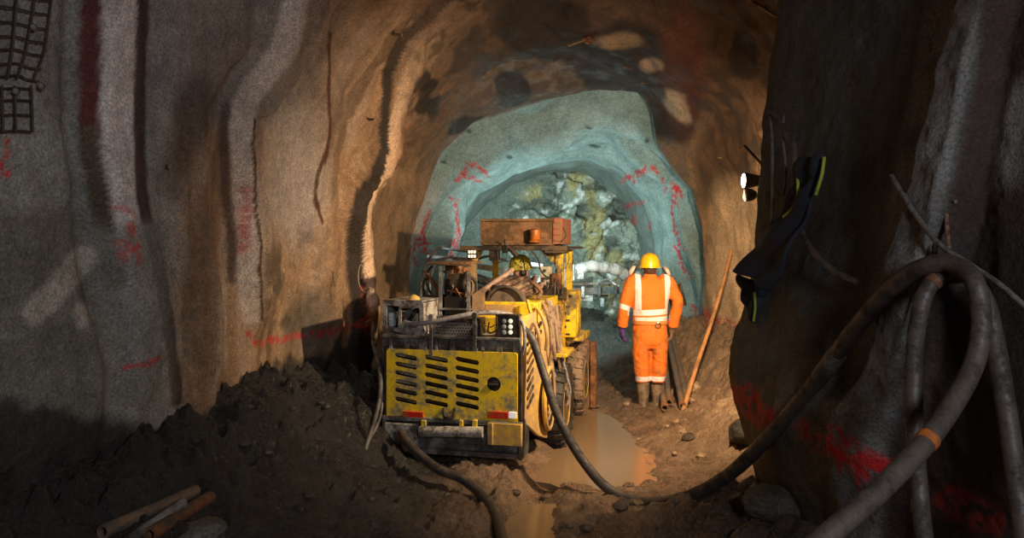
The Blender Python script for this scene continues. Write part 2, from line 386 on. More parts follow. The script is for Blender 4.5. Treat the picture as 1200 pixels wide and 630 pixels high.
paint(L*(1-ss(3, 8, pl(uu, vv, [(262,125),(262,200),(272,330)])[0])), (.07,.04,.03), .8)
paint(L*(1-ss(3, 8, pl(uu, vv, [(514,0),(485,28)])[0])), (.05,.04,.032), .5)
Dd = pl(uu, vv, [(530,-10,10),(493,28,8),(470,50,8),(455,85,7),(449,128,6),(449,175,6),(440,205,8),(426,228,11),(418,250,12),(417,300,12),(421,410,9)]); paint(L*(1-ss(Dd[2]*.7, Dd[2]*1.1, Dd[0])), (.032,.026,.02), .96)  # recess shadow of the cleft painted nearly black
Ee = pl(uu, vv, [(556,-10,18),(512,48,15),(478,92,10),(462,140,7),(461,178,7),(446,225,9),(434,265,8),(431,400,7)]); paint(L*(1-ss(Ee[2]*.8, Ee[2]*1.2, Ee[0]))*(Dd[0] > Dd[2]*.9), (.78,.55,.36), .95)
paint(L*blob(uu, vv, 475, 190, 16, 50, 10, .5), (.26,.09,.035), .6)
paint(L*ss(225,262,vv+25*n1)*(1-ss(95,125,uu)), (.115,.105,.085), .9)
# lower left: pale scraped patches and darker foot with the machine's shadow painted in
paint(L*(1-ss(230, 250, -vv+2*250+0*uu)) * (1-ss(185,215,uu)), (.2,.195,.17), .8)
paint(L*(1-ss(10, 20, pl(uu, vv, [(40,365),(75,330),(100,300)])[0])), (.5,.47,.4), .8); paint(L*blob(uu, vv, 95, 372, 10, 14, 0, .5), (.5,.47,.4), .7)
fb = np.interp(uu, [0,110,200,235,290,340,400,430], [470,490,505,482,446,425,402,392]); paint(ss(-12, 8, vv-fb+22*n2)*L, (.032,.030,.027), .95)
# ceiling patches, the dark ones painting the relief's shadows into the rock colour
cu, cv = uu+16*fbm(P, 1.7, 4, 141), vv+14*fbm(P, 1.9, 4, 145)
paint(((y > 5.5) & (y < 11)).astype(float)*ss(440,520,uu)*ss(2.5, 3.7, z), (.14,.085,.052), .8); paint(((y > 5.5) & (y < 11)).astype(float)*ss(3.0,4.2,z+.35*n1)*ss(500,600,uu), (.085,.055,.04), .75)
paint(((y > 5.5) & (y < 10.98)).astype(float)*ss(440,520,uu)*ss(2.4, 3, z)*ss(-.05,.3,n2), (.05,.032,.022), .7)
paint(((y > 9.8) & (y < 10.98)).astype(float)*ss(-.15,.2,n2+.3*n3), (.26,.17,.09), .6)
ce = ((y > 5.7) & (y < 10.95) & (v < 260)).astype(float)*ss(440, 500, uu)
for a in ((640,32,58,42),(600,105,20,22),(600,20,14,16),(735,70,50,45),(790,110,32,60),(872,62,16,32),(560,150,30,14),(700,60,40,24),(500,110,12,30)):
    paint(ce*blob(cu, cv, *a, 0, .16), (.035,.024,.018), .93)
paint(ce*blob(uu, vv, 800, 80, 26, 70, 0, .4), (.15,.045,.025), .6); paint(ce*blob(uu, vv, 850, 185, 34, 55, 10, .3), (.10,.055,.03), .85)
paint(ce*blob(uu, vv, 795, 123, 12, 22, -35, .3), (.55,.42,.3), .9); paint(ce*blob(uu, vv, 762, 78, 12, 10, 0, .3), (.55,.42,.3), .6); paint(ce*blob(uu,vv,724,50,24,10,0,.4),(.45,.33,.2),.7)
paint(ss(826, 846, u+8*n1)*ss(195, 245, vv+20*n1)*(y>5.6), (.70,.49,.29), .9)  # lamp light on the right alcove wall painted into the rock colour
# teal section: fresh cement grey
T = teal; paint(T, (.27,.37,.35)); paint(T*ss(-.1,.6,n1), (.40,.52,.49), .5); paint(T*ss(14.55, 14.8, y), (.17,.20,.18), .9); paint(T*ss(.1,.6,n2), (.17,.26,.25), .4)
paint(((y>10.9)&(x<.3))*(1-ss(2.4,3.2,z))*(1-ss(11.1,11.9,y+.2*n2)), (.66,.60,.58), .9)  # warm lamp light on the left rim painted pale into the cement
for a in ((548,153,5,2.5),(697,171,7,2),(597,184,4,2.5),(758,165,3,3),(690,150,4,1.5),(520,190,4,2)): paint(T*blob(u, v, *a, 10, .4), (.03,.035,.03), .8)
# right pillar
NR = near.astype(float)
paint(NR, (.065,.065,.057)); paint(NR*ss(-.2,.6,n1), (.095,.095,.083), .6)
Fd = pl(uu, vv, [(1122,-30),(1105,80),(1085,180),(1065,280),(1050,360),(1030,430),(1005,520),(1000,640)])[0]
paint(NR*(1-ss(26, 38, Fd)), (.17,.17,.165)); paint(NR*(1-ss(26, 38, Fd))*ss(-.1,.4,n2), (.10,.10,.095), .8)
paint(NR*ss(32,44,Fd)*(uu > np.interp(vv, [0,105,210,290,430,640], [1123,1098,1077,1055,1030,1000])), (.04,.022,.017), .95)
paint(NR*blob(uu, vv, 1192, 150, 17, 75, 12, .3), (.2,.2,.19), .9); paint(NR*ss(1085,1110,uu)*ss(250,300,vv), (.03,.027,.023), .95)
paint(NR*blob(uu, vv, 955, 510, 70, 70, 0, .4), (.17,.17,.14), .7); paint(NR*(1-ss(5, 12, pl(uu,vv,[(1015,-10),(1020,60),(1008,85)])[0])), (.05,.05,.045), .8); paint(NR*(1-ss(4, 10, pl(uu,vv,[(1030,12),(1048,50),(1040,90)])[0])), (.05,.05,.045), .8)
paint(NR*ss(500,560,vv)*(1-ss(880,960,uu)), (.09,.085,.07), .8)
# red survey paint
RED = (.62,.018,.02); pn = ss(-.35, .1, fbm(P, 30, 3, 131))
def stroke(mask, pts, w, k=.9, c=RED): paint(mask*(1-ss(w*.6, w*1.3, pl(u+1.5*n2*4, v+1.5*n3*4, pts)[0]))*pn, c, k)
for a in ([(10,165),(8,205)],[(4,190),(4,205)]): stroke(L, a, 4)
for a in ([(132,240),(160,252)],[(150,262),(155,280)],[(140,285),(162,290)],[(142,298),(144,304)],[(152,290),(153,304)],[(160,290),(161,304)]): stroke(L, a, 5, .55)
stroke(L, [(145,430),(188,420)], 3.5, .7); stroke(L, [(288,225),(288,290)], 8, .5); stroke(L, [(290,390),(300,402),(400,385),(430,378)], 4, .7); stroke(L, [(428,330),(433,390)], 4, .6, (.4,.03,.02))
for a in ([(538,212),(552,190),(572,205)],[(545,205),(562,212)],[(527,232),(536,235)],[(533,240),(537,265),(534,290)],[(503,250),(495,275),(483,295)],[(487,288),(505,285)],[(497,275),(500,308)],[(484,298),(486,310)],[(531,285),(530,300)]): stroke(T, a, 2.6)
for a in ([(730,212),(748,203),(765,195)],[(735,205),(742,212)],[(765,195),(770,205)],[(730,242),(752,238)],[(742,252),(742,262)],[(760,262),(763,265)],[(789,220),(790,260),(797,290),(801,318)],[(789,290),(799,292)],[(797,310),(806,322)],[(785,215),(796,228)],[(778,212),(779,222)]): stroke(T, a, 2.4)
stroke((y>8).astype(float)*(x>1.5), [(812,365),(845,378),(872,384)], 7, .8, (.5,.03,.02)); stroke((y>8).astype(float)*(x>1.5), [(872,384),(875,420)], 3, .8)
stroke(NR, [(868,462),(895,490)], 14, .85); stroke(NR, [(978,515),(998,535),(1022,545)], 17, .9); stroke(NR, [(940,500),(960,520)], 12, .5); stroke(NR, [(1030,545),(1048,550)], 12, .7)
for a in ([(985,535),(983,552)],[(1008,550),(1007,575)],[(1016,550),(1016,565)]): stroke(NR, a, 3, .8)
stroke(NR, [(1110,585),(1160,610)], 20, .35)
wet = .2+.25*ss(-.2,.5,n1)+.35*ce*ss(.0,.5,n2)
Cg = np.concatenate([C, wet[:, None]], 1).reshape(len(Ys), NT, 4)
rockm = rock_mat('shotcrete', .8)
a1, a2 = 262, 452           # rows where the walls end and the vault begins
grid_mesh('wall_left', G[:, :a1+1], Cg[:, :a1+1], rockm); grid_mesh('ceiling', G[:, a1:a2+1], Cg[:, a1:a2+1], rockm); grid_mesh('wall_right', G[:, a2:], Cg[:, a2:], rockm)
TS = (G, Ys)
def wall_at(Yq, zq, side):
    i = int(np.searchsorted(Ys, Yq)); row = G[min(i, len(Ys)-1)]; rng = slice(0, a1+60) if side == 'l' else slice(a2-60, NT)
    r = row[rng]; j = int(np.argmin(np.abs(r[:, 2]-zq))); return Vector(r[j])
# rock face at the end of the drive
gx = np.arange(-2.3, 3.9, .026); gz = np.arange(-.8, 4.6, .026); GX, GZ = np.meshgrid(gx, gz, indexing='ij')
FP = np.stack([GX, np.full(GX.shape, 16.9), GZ], -1).reshape(-1, 3); fu = 600+F*FP[:,0]/16.9; fv = HZ-F*(FP[:,2]-CH)/16.9
w1, w2, wi = worley(FP*np.array([1,1,1.3])+.25*fbm(FP,2,3,5)[:,None], 1.7, 3); w3, w4, wj = worley(FP+.1*fbm(FP,4,3,6)[:,None], 5, 9)
rk = blob(fu+10*fbm(FP,2,3,8), fv+8*fbm(FP,2,3,9), 672, 305, 88, 102, 0, .12)
FP[:,1] += .25*rk-rk*(.22*(w2-w1).clip(0,.5)+.35*wi+.1*wj+.10*(w4-w3).clip(0,.4)+.08*fbm(FP,3,4,15))-.05*fbm(FP,1.2,3,16)
cA = np.array([.13,.16,.14])*np.ones((len(FP),1)); m = rk[:,None]
cc = np.array([.20,.24,.20])*(.5+1.0*wi[:,None]); q = ss(.0,.45,fbm(FP,2.2,4,25))[:,None]; cc = cc*(1-q)+np.array([.36,.33,.16])*q
q = ss(.2,.5,fbm(FP,4,4,35))[:,None]; cc = cc*(1-q)+np.array([.6,.68,.66])*q; q = ss(.2,.5,fbm(FP,5,4,45))[:,None]; cc = cc*(1-.8*q)+np.array([.05,.06,.05])*.8*q
fc = cA*(1-m)+cc*m
grid_mesh('wall_back', FP.reshape(*GX.shape, 3), np.concatenate([fc, np.full((len(fc),1), .3)], 1).reshape(*GX.shape, 4), rock_mat('blasted_rock', .7, 1, 40))

# ------------------------------------------------------------------ floor of mud and muck
wlx = np.interp(np.arange(0, 20, .1), [0,2.5,4,6,8,11,17], [-3.1,-2.9,-2.5,-2.0,-1.6,-1.5,-1.3])
wrx = np.interp(np.arange(0, 20, .1), [0,2.4,3.9,5.2,5.5,9,11,17], [2.2,2.1,1.95,1.65,2.9,3.0,2.75,2.7])
def floor_z(p):
    x, y = p[:,0], p[:,1]; q = np.stack([x, y, 0*x], 1)
    i = np.clip((y*10).astype(int), 0, 199); xl, xr = wlx[i], wrx[i]
    dl, dr = x-xl, xr-x
    n = fbm(q, .9, 3, 201); nb = fbm(q, 3.2, 4, 211); w1, w2, wi = worley(q+.12*fbm(q,3,2,215)[:,None], 5.5, 221); v1, v2, vi = worley(q, 14, 231)
    lump = (1-w1.clip(0,1))*(.3+.7*wi); pb = (1-v1.clip(0,1))*vi
    z = .035+.03*n
    berm = (.62+.15*n)*(1-ss(.0, 1.15, dl+.2*nb))*ss(2.5, 4.2, y)*(1-.75*ss(6.6, 8.4, y))*(1-ss(9.5, 11.5, y)) + .12*(1-ss(.6,1.7,dl))*(1-ss(9,11,y))
    bank = (.60+.15*n)*(1-ss(-.1, 1.02+.5*ss(8.6,7.6,y), dr+.16*nb))*ss(5.5, 7.4, y)*(1-ss(11.0, 13.0, y))
    nr = .22*(1-ss(.0, 1.0, dr+.2*nb))*(1-ss(5.2,6.2,y))
    heap = .75*np.exp(-((x-1.25)/.9)**2-((y-13.2)/1.2)**2)+.25*ss(13,16,y)+.35*np.exp(-((x-2.0)/.5)**2-((y-11)/1.)**2)
    z = z+berm+bank+nr+heap
    # water pools: hollow where the muddy water lies
    pool = np.exp(-(((x-.78-.1*nb)/.52)**2+((y-7.6)/1.75)**2)**1.5)+.8*np.exp(-(((x-.12-.12*(y-5.2)-.08*nb)/.17)**2+((y-5.6)/1.25)**2)**1.5)+.7*np.exp(-(((x-.2)/.5)**2+((y-4.7)/.35)**2))
    pool = pool.clip(0, 1)
    z = z-.115*pool
    v5, v6, vj = worley(q, 27, 261); rough = (1-pool)*(.6+.4*np.clip(ss(.9,.3,dl)+ss(1.3,.4,dr)+ss(-.2,.4,nb)*.8+ss(4.6,3.6,y), 0, 1))
    bb = np.clip(berm*2+bank*1.2, 0, 1)
    z = z+rough*((.085+.12*bb)*lump+(.05+.05*bb)*pb+.03*nb+.03*(1-v5.clip(0,1))*vj+.024*fbm(q,16,3,241)+.05*fbm(q,7,3,251,ridged=True))
    return z, pool, berm, nb, wi, rough
parts = [(np.arange(.8, 7.2, .016), .017), (np.arange(7.2, 17.3, .03), .024)]
FL = []
ysf = np.concatenate([np.arange(1.4, 6, .014), np.arange(6, 9.5, .018), np.arange(9.5, 17.3, .03)]); xsf = np.arange(-3.3, 3.6, .0165)
FX, FY = np.meshgrid(xsf, ysf, indexing='xy'); q = np.stack([FX.ravel(), FY.ravel()], 1)
fz, pool, berm, nb, wi, rough = floor_z(q)
Q3 = np.stack([q[:,0], q[:,1], fz], 1)
fcx = np.array([.20,.125,.07])*(.75+.5*ss(-.5,.5,nb))[:,None]
bank = (ss(1.5,2.2,q[:,0])*(q[:,1]>5.4))[:,None]; fcx = fcx*(1-.6*bank)+np.array([.38,.25,.14])*.6*bank
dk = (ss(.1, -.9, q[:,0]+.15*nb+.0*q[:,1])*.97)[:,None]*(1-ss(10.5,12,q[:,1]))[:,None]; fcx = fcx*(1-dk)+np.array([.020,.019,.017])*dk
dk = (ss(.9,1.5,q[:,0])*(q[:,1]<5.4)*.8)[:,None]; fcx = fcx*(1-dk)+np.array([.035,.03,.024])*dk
tk = ss(10.9,12,q[:,1])[:,None]*.85; fcx = fcx*(1-tk)+np.array([.17,.19,.17])*tk
wetf = np.clip(.72+.35*ss(-.3,.4,-nb)+.3*pool-.25*bank[:,0], 0, 1)
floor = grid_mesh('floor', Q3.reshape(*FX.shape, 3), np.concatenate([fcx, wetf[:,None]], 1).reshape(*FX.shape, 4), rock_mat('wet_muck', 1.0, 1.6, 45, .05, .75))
def gz_(x, y):
    i = min(max(int(np.searchsorted(ysf, y)), 1), len(ysf)-1); j = min(max(int(round((x+3.3)/.0165)), 0), len(xsf)-1)
    return float(fz.reshape(FX.shape)[i, j])
# the muddy water itself, with a skin of depth
m, nt, b = new_mat('muddy_water')
b.inputs['Base Color'].default_value = (.25,.165,.09,1); b.inputs['Roughness'].default_value = .17; b.inputs['Specular IOR Level'].default_value = .45
tc = nt.nodes.new('ShaderNodeTexCoord').outputs['Object']; bump(nt, b, noise(nt, tc, 5, 3, .5), .12, .01)
def pond(name, x0, x1, y0, y1, lab):
    gx, gy = np.meshgrid(np.linspace(x0, x1, 60), np.linspace(y0, y1, 120), indexing='ij')
    bmv = MB(); n = 36
    ring = [((x0+x1)/2+(x1-x0)/2*math.cos(2*math.pi*k/n)*(1+.05*math.sin(5*k)), (y0+y1)/2+(y1-y0)/2*math.sin(2*math.pi*k/n)*(1+.04*math.cos(3*k))) for k in range(n)]
    bmv.poly([(a, b_, -.12) for a, b_ in ring], (0,0,.115)); bmv.build(name, m, label=lab, cat='puddle', smooth=0)
pond('puddle', -.35, 2.35, 5.78, 10.9, 'long shallow pool of muddy brown water between yellow machine and standing worker')
pond('puddle', -.75, 1.05, 3.7, 5.72, 'smaller brown puddle with mud clods in the foreground behind the yellow machine')
# ================================================================== drilling machine
YEL = surf('yellow_paint', (.85,.56,.02), (.16,.11,.05), .42, .45, 0, 4, .3)
YELG = surf('grimy_yellow_paint', (1.0,.68,.02), (.27,.24,.16), .34, .5, 0, 4.5, .4)
YELM = surf('muddy_yellow_paint', (.78,.46,.04), (.42,.27,.12), .7, .6, 0, 3, .5)
GRIME = surf('grimed_steel', (.10,.09,.08), (.28,.27,.25), .35, .55, .3, 6, .5, (.035,.03,.028))
BLK = surf('black_steel', (.02,.018,.016), (.10,.07,.045), .35, .45, .3, 7, .3)
RUSTM = surf('rusted_steel', (.33,.13,.04), (.12,.05,.02), .5, .55, .2, 5, .5, (.45,.22,.08))
RUSTB = surf('rusty_box_paint', (.30,.17,.075), (.13,.075,.035), .6, .6, .1, 5, .5, (.38,.15,.06))
PALE = surf('caked_cement_steel', (.46,.43,.38), (.10,.08,.065), .5, .7, 0, 7, .6)
RUB = surf('black_rubber', (.018,.017,.016), (.09,.07,.05), .4, .6, 0, 10, .4)
MUDR = surf('mud_caked_rubber', (.30,.20,.12), (.03,.025,.02), .35, .8, 0, 9, .7)
HOSEB = surf('brown_muddy_hose', (.30,.17,.10), (.05,.03,.02), .55, .5, 0, 8, .4)
HOSEG = surf('grey_hose', (.36,.33,.33), (.10,.08,.07), .35, .55, 0, 8, .3)
DARKI = surf('dark_interior', (.008,.008,.008), (.02,.016,.012), .3, .8)
SILV = surf('bright_steel', (.62,.66,.66), (.22,.25,.24), .4, .35, .6, 6, .3)
WHITEP = surf('white_paint', (.70,.74,.72), (.25,.28,.27), .4, .45, 0, 5, .3)
CHROME = surf('chrome_rod', (.75,.75,.75), (.5,.5,.5), .1, .15, 1.0)
ORL = surf('amber_plastic', (.60,.17,.02), (.22,.08,.03), .5, .3, 0, 8, .2)
REDL = surf('red_reflector', (.70,.02,.012), (.30,.12,.02), .35, .3, 0, 20, .2)
CREAM = surf('cream_panel', (.55,.50,.38), (.2,.14,.08), .35, .5)
LED = emis('led_lit', (1,.95,.75), .55)
HAZ = surf('hazard_black', (.02,.018,.015), (.2,.12,.05), .3)

O0 = Vector((-.508, 6.45, 0)); YAW = R(13); cY, sY = math.cos(YAW), math.sin(YAW)
def ml(px, py, ly):
    k = (px-600)/F
    lx = (k*(O0.y+cY*ly)-O0.x-sY*ly)/(cY+k*sY); Yw = O0.y-sY*lx+cY*ly
    return Vector((lx, ly, CH-(py-HZ)/F*Yw))
MC = empty('drilling_machine', O0, -YAW, label='dirty yellow underground drilling machine with black louvred rear door and canopy roof', cat='drilling machine')
def bpx(mb, x0, x1, y0, y1, ly, depth):          # box whose rear face spans those picture limits at local depth ly
    a = ml(x0, y1, ly); b = ml(x1, y0, ly); return mb.bb(a.x, b.x, ly, ly+depth, a.z, b.z)

# --- chassis and bumper
mb = MB(); mb.bb(-.5, .5, .12, 3.1, .42, .62); mb.bb(-.40, .40, .05, 3.3, .30, .44); mb.bb(-.3,.3,3.1,4.0,.35,.62)
mb.build('chassis', BLK, MC, .01)
bp = MB(); a = ml(449, 535, -.05); b = ml(612, 494, -.05)
bp.bb(a.x, b.x, -.02, .22, .20, b.z-.02); bp.bb(a.x, b.x, -.08, .16, b.z-.04, b.z); bp.bb(a.x, b.x, -.06, .2, .17, .215)
bp.bb(a.x, a.x+.03, -.07, .2, .17, b.z); bp.bb(b.x-.03, b.x, -.07, .2, .17, b.z)
BUM = bp.build('bumper', GRIME, MC, .008)
r_ = MB(); p = ml(492, 505, -.1); q = ml(566, 506, -.1); r_.cyl(p, q, .045, 20); r_.build('bumper_roller', PALE, BUM, label='cement-caked grey roller')
c_ = MB(); p = ml(571, 521, -.09); q = ml(611, 497, -.09); c_.bb(p.x, q.x, -.09, -.03, p.z, q.z); c_.bb(p.x+.03,p.x+.05,-.10,-.02,p.z,q.z); c_.build('corner_plate', YELM, BUM, .006, label='yellow corner plate')
c_ = MB(); p = ml(450, 528, -.09); q = ml(489, 497, -.09); c_.bb(p.x, q.x, -.09, -.03, p.z, q.z); c_.build('corner_plate', PALE, BUM, .01, label='grey caked corner plate')
c_ = MB(); 
for px_, w_ in ((496,.02),(540,.015),(556,.02)): p = ml(px_, 493, -.1); c_ = MB(); c_.bb(p.x-w_, p.x+w_, -.1, 0, p.z-.05, p.z+.005); c_.build('bumper_lug', YELG, BUM, .004)
t_ = MB(); t_.tube(catmull([ml(520,478,-.06), ml(520.5,485,-.09), ml(523,489,-.10), ml(530,489,-.10), ml(532.5,485,-.09), ml(533,478,-.06)], 6), .014, 8); t_.build('tow_hook', BLK, MC)
# plug of the trailing cable
g_ = MB(); g_.cyl(ml(471,507,-.08), ml(468,509,-.17), .035); g_.cyl(ml(471,507,-.05), ml(470,508,-.1), .05); g_.build('cable_socket', GRIME, BUM)
# clods of mud on the bumper
# --- rear door: plate with real slots
a = ml(454, 491, -.045); b = ml(607, 413, -.045); W_ = b.x-a.x; H_ = b.z-a.z
sx = W_/153.; sy = H_/78.
slots = []
for c0, w0 in ((477.5,27), (513.5,28), (549.5,28)):
    for k in range(6): slots.append(capsule((c0-454)*sx, (491-(421+k*9.6+(c0-477)*.03))*sy, w0*sx, 3.0*sy/1.15, R(-9), 5))
slots.append(circ((580-454)*sx, (491-447)*sy, 8*sx, 24))
door = plate('rear_door', [(0,0),(W_,0),(W_,H_-.015),(W_-.015,H_),(.015,H_),(0,H_-.015)], slots, (a.x, -.045, a.z), (1,0,0), (0,0,1), -.0+.02, YELG, MC)
door['label'] = 'yellow rear door with three columns of slots'
for i in range(18):
    sl = slots[i]; cx = sum(s[0] for s in sl)/len(sl); cz = sum(s[1] for s in sl)/len(sl)
    lv = MB(); M = Matrix.Rotation(R(9), 3, 'Y') @ Matrix.Rotation(R(38), 3, 'X')
    lv.box((a.x+cx, -.056, a.z+cz+.003), (.20, .004, .021), M); lv.build('louvre', PALE if i < 4 else GRIME if i < 8 else BLK, door)
k_ = MB(); cc0 = Vector((a.x+(580-454)*sx, -.06, a.z+44*sy)); k_.lathe([(.052,0),(.056,.008),(.05,.02),(.02,.026)], cc0+Vector((0,.02,0)), 'Y', 28, Matrix(((1,0,0),(0,0,-1),(0,1,0))))
k_.build('filler_cap', BLK, door); k_ = MB(); k_.box(cc0-Vector((0,.01,-.0)), (.07,.012,.012)); k_.build('filler_grip', GRIME, door)
d_ = MB(); d_.bb(a.x+.01, b.x-.01, .0, .9, .45, a.z+H_-.01); d_.build('engine_block', DARKI, MC)
f_ = MB()                                    # frame round the door
f_.bb(a.x-.03, a.x, -.05, .05, a.z-.05, b.z+.02); f_.bb(b.x, b.x+.03, -.05, .05, a.z-.05, b.z+.02); f_.bb(a.x-.03, b.x+.03, -.05, .06, a.z-.06, a.z-.012); f_.bb(a.x-.03, b.x+.03, -.03, .06, b.z+.002, b.z+.03)
f_.build('door_frame', BLK, MC, .004)
for x0, x1, mt, lb in ((473,497,REDL,'left red reflector, rubbed amber'),(572,596,REDL,'right red reflector')):
    t_ = MB(); p = ml(x0, 489, -.05); q = ml(x1, 482, -.05); t_.bb(p.x, q.x, -.078, -.06, p.z, q.z); t_.build('reflector', mt, door, .003, label=lb)
t_ = MB(); p = ml(597, 489, -.05); q = ml(606, 482, -.05); t_.bb(p.x, q.x, -.078, -.06, p.z, q.z); t_.build('marker_light', emis('marker_glow', (.9,.85,.8), .35), door, .003, label='small white marker light')
# --- black shelf above the door
s_ = MB(); p = ml(449, 413, 0); q = ml(611, 396, 0); s_.bb(p.x, q.x, -.03, .8, p.z+.01, q.z)
for i in range(9): xx = p.x+.07+i*.135; s_.bb(xx, xx+.03+.02*(i%3), -.05, -.02, p.z+.015, q.z-.02*(i%2))
s_.bb(p.x, q.x, -.06, -.03, q.z-.02, q.z+.006); s_.build('rear_shelf', GRIME, MC, .006)
for i in range(7):
    n_ = MB(); xx = p.x+.15+i*.15; n_.lathe([(.014,0),(.014,.012)], (xx, -.06, p.z+.04), 'Y', 6); n_.build('bolt', BLK, MC)
# --- mesh guard with stakes
a = ml(508, 400, .05); b = ml(560, 377, .05)
hx = .024; holes = []
nx = int((b.x-a.x)/hx)-1; nz_ = int((b.z-a.z)/hx)-1
for i in range(nx):
    for k in range(nz_):
        cx, cz = hx*(i+1)+(k%2)*hx*.5, hx*(k+1); holes.append([(cx-.009,cz),(cx,cz-.009),(cx+.009,cz),(cx,cz+.009)])
gp = plate('mesh_guard', [(0,0),(b.x-a.x,0),(b.x-a.x,b.z-a.z),(0,b.z-a.z)], holes, (a.x,.05,a.z), (1,0,0), (0,0,1), .004, surf('mesh_steel',(.24,.22,.20),(.08,.07,.06),.35,.5,.3), MC)
g2 = MB(); g2.bar((a.x,.05,b.z), (b.x,.05,b.z), .02, .015); g2.bar((a.x,.05,a.z), (b.x,.05,a.z), .02, .015); g2.bb(a.x, b.x, .12, .5, a.z, b.z+.02); g2.build('guard_frame', BLK, MC, .003)
for px_, y0, y1 in ((505, 368, 416), (556, 366, 410)):
    st = MB(); p = ml(px_, y1, -.06); q = ml(px_, y0, -.06); st.bar(p, q, .032, .012); st.cyl(q-Vector((0,.012,.02)), q+Vector((0,.012,-.02)), .022, 14); st.bar(p-Vector((.0,0,0)), p+Vector((0,.05,0)), .05, .03); st.build('stake_post', GRIME, MC, .003)
# --- square work light on the rear shelf
a = ml(582, 396, -.02); b = ml(608, 369, -.02)
wl = MB(); wl.bb(a.x, b.x, -.01, .10, a.z, b.z); wl.bb(a.x-.006, b.x+.006, -.03, .0, b.z-.014, b.z+.004); wl.bb(a.x-.006, b.x+.006, -.03, .0, a.z-.002, a.z+.014); wl.bb(a.x-.008, a.x+.008, -.03, .0, a.z, b.z); wl.bb(b.x-.008, b.x+.008, -.03, .0, a.z, b.z)
WLO = wl.build('work_light', BLK, MC, .004)
for i in range(3):
    for j in range(2):
        l_ = MB(); c0 = ml(591+j*7.5, 376+i*6.5, -.03); l_.lathe([(.017,0),(.019,.006),(.012,.008)], c0, 'Y', 14, Matrix(((1,0,0),(0,0,-1),(0,1,0)))); l_.build('led', LED if j else WHITEP, WLO)
hk = MB(); hk.tube(catmull([ml(573,377,0), ml(572,388,-.01), ml(576,390,-.01), ml(581,387,0)], 5), .007, 8); hk.tube(catmull([ml(566,374,.02), ml(569,381,-.02), ml(575,383,-.02), ml(580,380,0)], 6), .005, 6); hk.build('light_bracket', RUSTM, MC)
# --- grey hose lying along the shelf
h_ = MB(); h_.tube(catmull([ml(483,368,.25), ml(476,372,.1), ml(476,378,.0), ml(490,379,-.03), ml(512,376,-.05), ml(540,370,-.02), ml(565,366,.05), ml(585,366.5,.12), ml(600,369,.2)], 8), .021, 12); h_.build('grey_hose', HOSEG, MC, label='light grey hose curving along the rear shelf')
# --- battered grey housing at the left rear
a = ml(449, 411, .0); b = ml(497, 352, .0); ww, hh = b.x-a.x, b.z-a.z
hp = plate('control_housing', [(0,0),(ww,0),(ww,hh*.93),(ww*.95,hh),(0,hh)], [[(ww*u_, hh*v_) for u_, v_ in lp] for lp in
    ([(.10,.50),(.38,.46),(.40,.88),(.10,.90)], [(.46,.56),(.9,.58),(.9,.86),(.46,.84)], [(.08,.2),(.3,.2),(.3,.34),(.08,.34)], [(.4,.14),(.85,.14),(.85,.3),(.4,.3)])], (a.x, 0, a.z), (1,0,0), (0,0,1), .012, PALE, MC)
hb = MB(); hb.bb(a.x, a.x+.012, 0, .5, a.z, b.z); hb.bb(b.x-.012, b.x, 0, .5, a.z, b.z-.02); hb.bb(a.x, b.x, 0, .5, b.z-.012, b.z); hb.bb(a.x, b.x, .3, .32, a.z, b.z); hb.build('housing_shell', PALE, hp, .003)
for (x0,y0,x1,y1,mt,nm) in ((455,366,461,382,WHITEP,'control_valve'),(463,365,470,373,PALE,'control_valve'),(483,367,493,381,CREAM,'control_valve'),(472,381,480,388,GRIME,'control_valve'),(456,394,465,401,GRIME,'control_valve')):
    v_ = MB(); bpx(v_, x0, x1, y0, y1, .05, .12); v_.cyl(ml((x0+x1)/2,(y0+y1)/2,.03), ml((x0+x1)/2,(y0+y1)/2,.06), .014, 12); v_.build(nm, mt, hp, .006)
v_ = MB(); v_.tube(catmull([ml(453,372,.02), ml(457,386,0), ml(467,390,-.01), ml(480,392,0), ml(492,386,.02)], 6), .01, 8); v_.tube(catmull([ml(462,362,.06), ml(470,376,.04), ml(482,374,.03), ml(488,364,.05)], 6), .008, 8); v_.build('housing_hose', RUB, hp)
v_ = MB(); c0 = ml(485, 353, .1); v_.lathe([(.055,0),(.06,.01),(.045,.04),(.02,.055),(.004,.06)], c0, 'Z', 20); v_.build('housing_beacon', surf('faded_amber',(.75,.5,.15),(.3,.2,.1),.3), hp, label='small faded amber dome')
# --- rusty frame and gear left of the seat
fr = MB()
for px_, y0 in ((516,312),(549,318)): fr.bar(ml(px_,378,.35), ml(px_,y0,.45), .035, .02)
fr.bar(ml(513,372,.35), ml(553,372,.35), .05, .04); fr.bb(ml(513,0,.4).x, ml(553,0,.4).x, .35, .75, ml(0,352,.4).z-.006, ml(0,352,.4).z+.01)
fr.build('gear_frame', GRIME, MC, .004)
bx = MB(); bpx(bx, 520, 545, 348, 369, .40, .3); bpx(bx, 498, 514, 346, 374, .42, .3); bx.build('battery_box', BLK, MC, .01)
bx = MB(); bpx(bx, 499, 512, 350, 371, .38, .05); bx.build('maroon_panel', surf('maroon_paint',(.10,.02,.02),(.05,.03,.02),.4), MC, .006)
tr = MB(); c0 = ml(508, 307.5, .9); c1 = ml(553, 307.5, .9); tr.bb(c0.x, c1.x, .7, 1.3, c0.z-.012, c0.z+.012); tr.bar(ml(507,309,.7), ml(553,311,.65), .02, .02); tr.build('tray_top', RUSTB, MC, .004)
dr = MB(); dr.cyl(ml(527,333,.62), ml(549,333,.62), .10, 24); dr.cyl(ml(525,333,.62), ml(527,333,.62), .13, 24); dr.cyl(ml(547,333,.62), ml(549,333,.62), .125, 24); dr.build('hose_reel', BLK, MC)
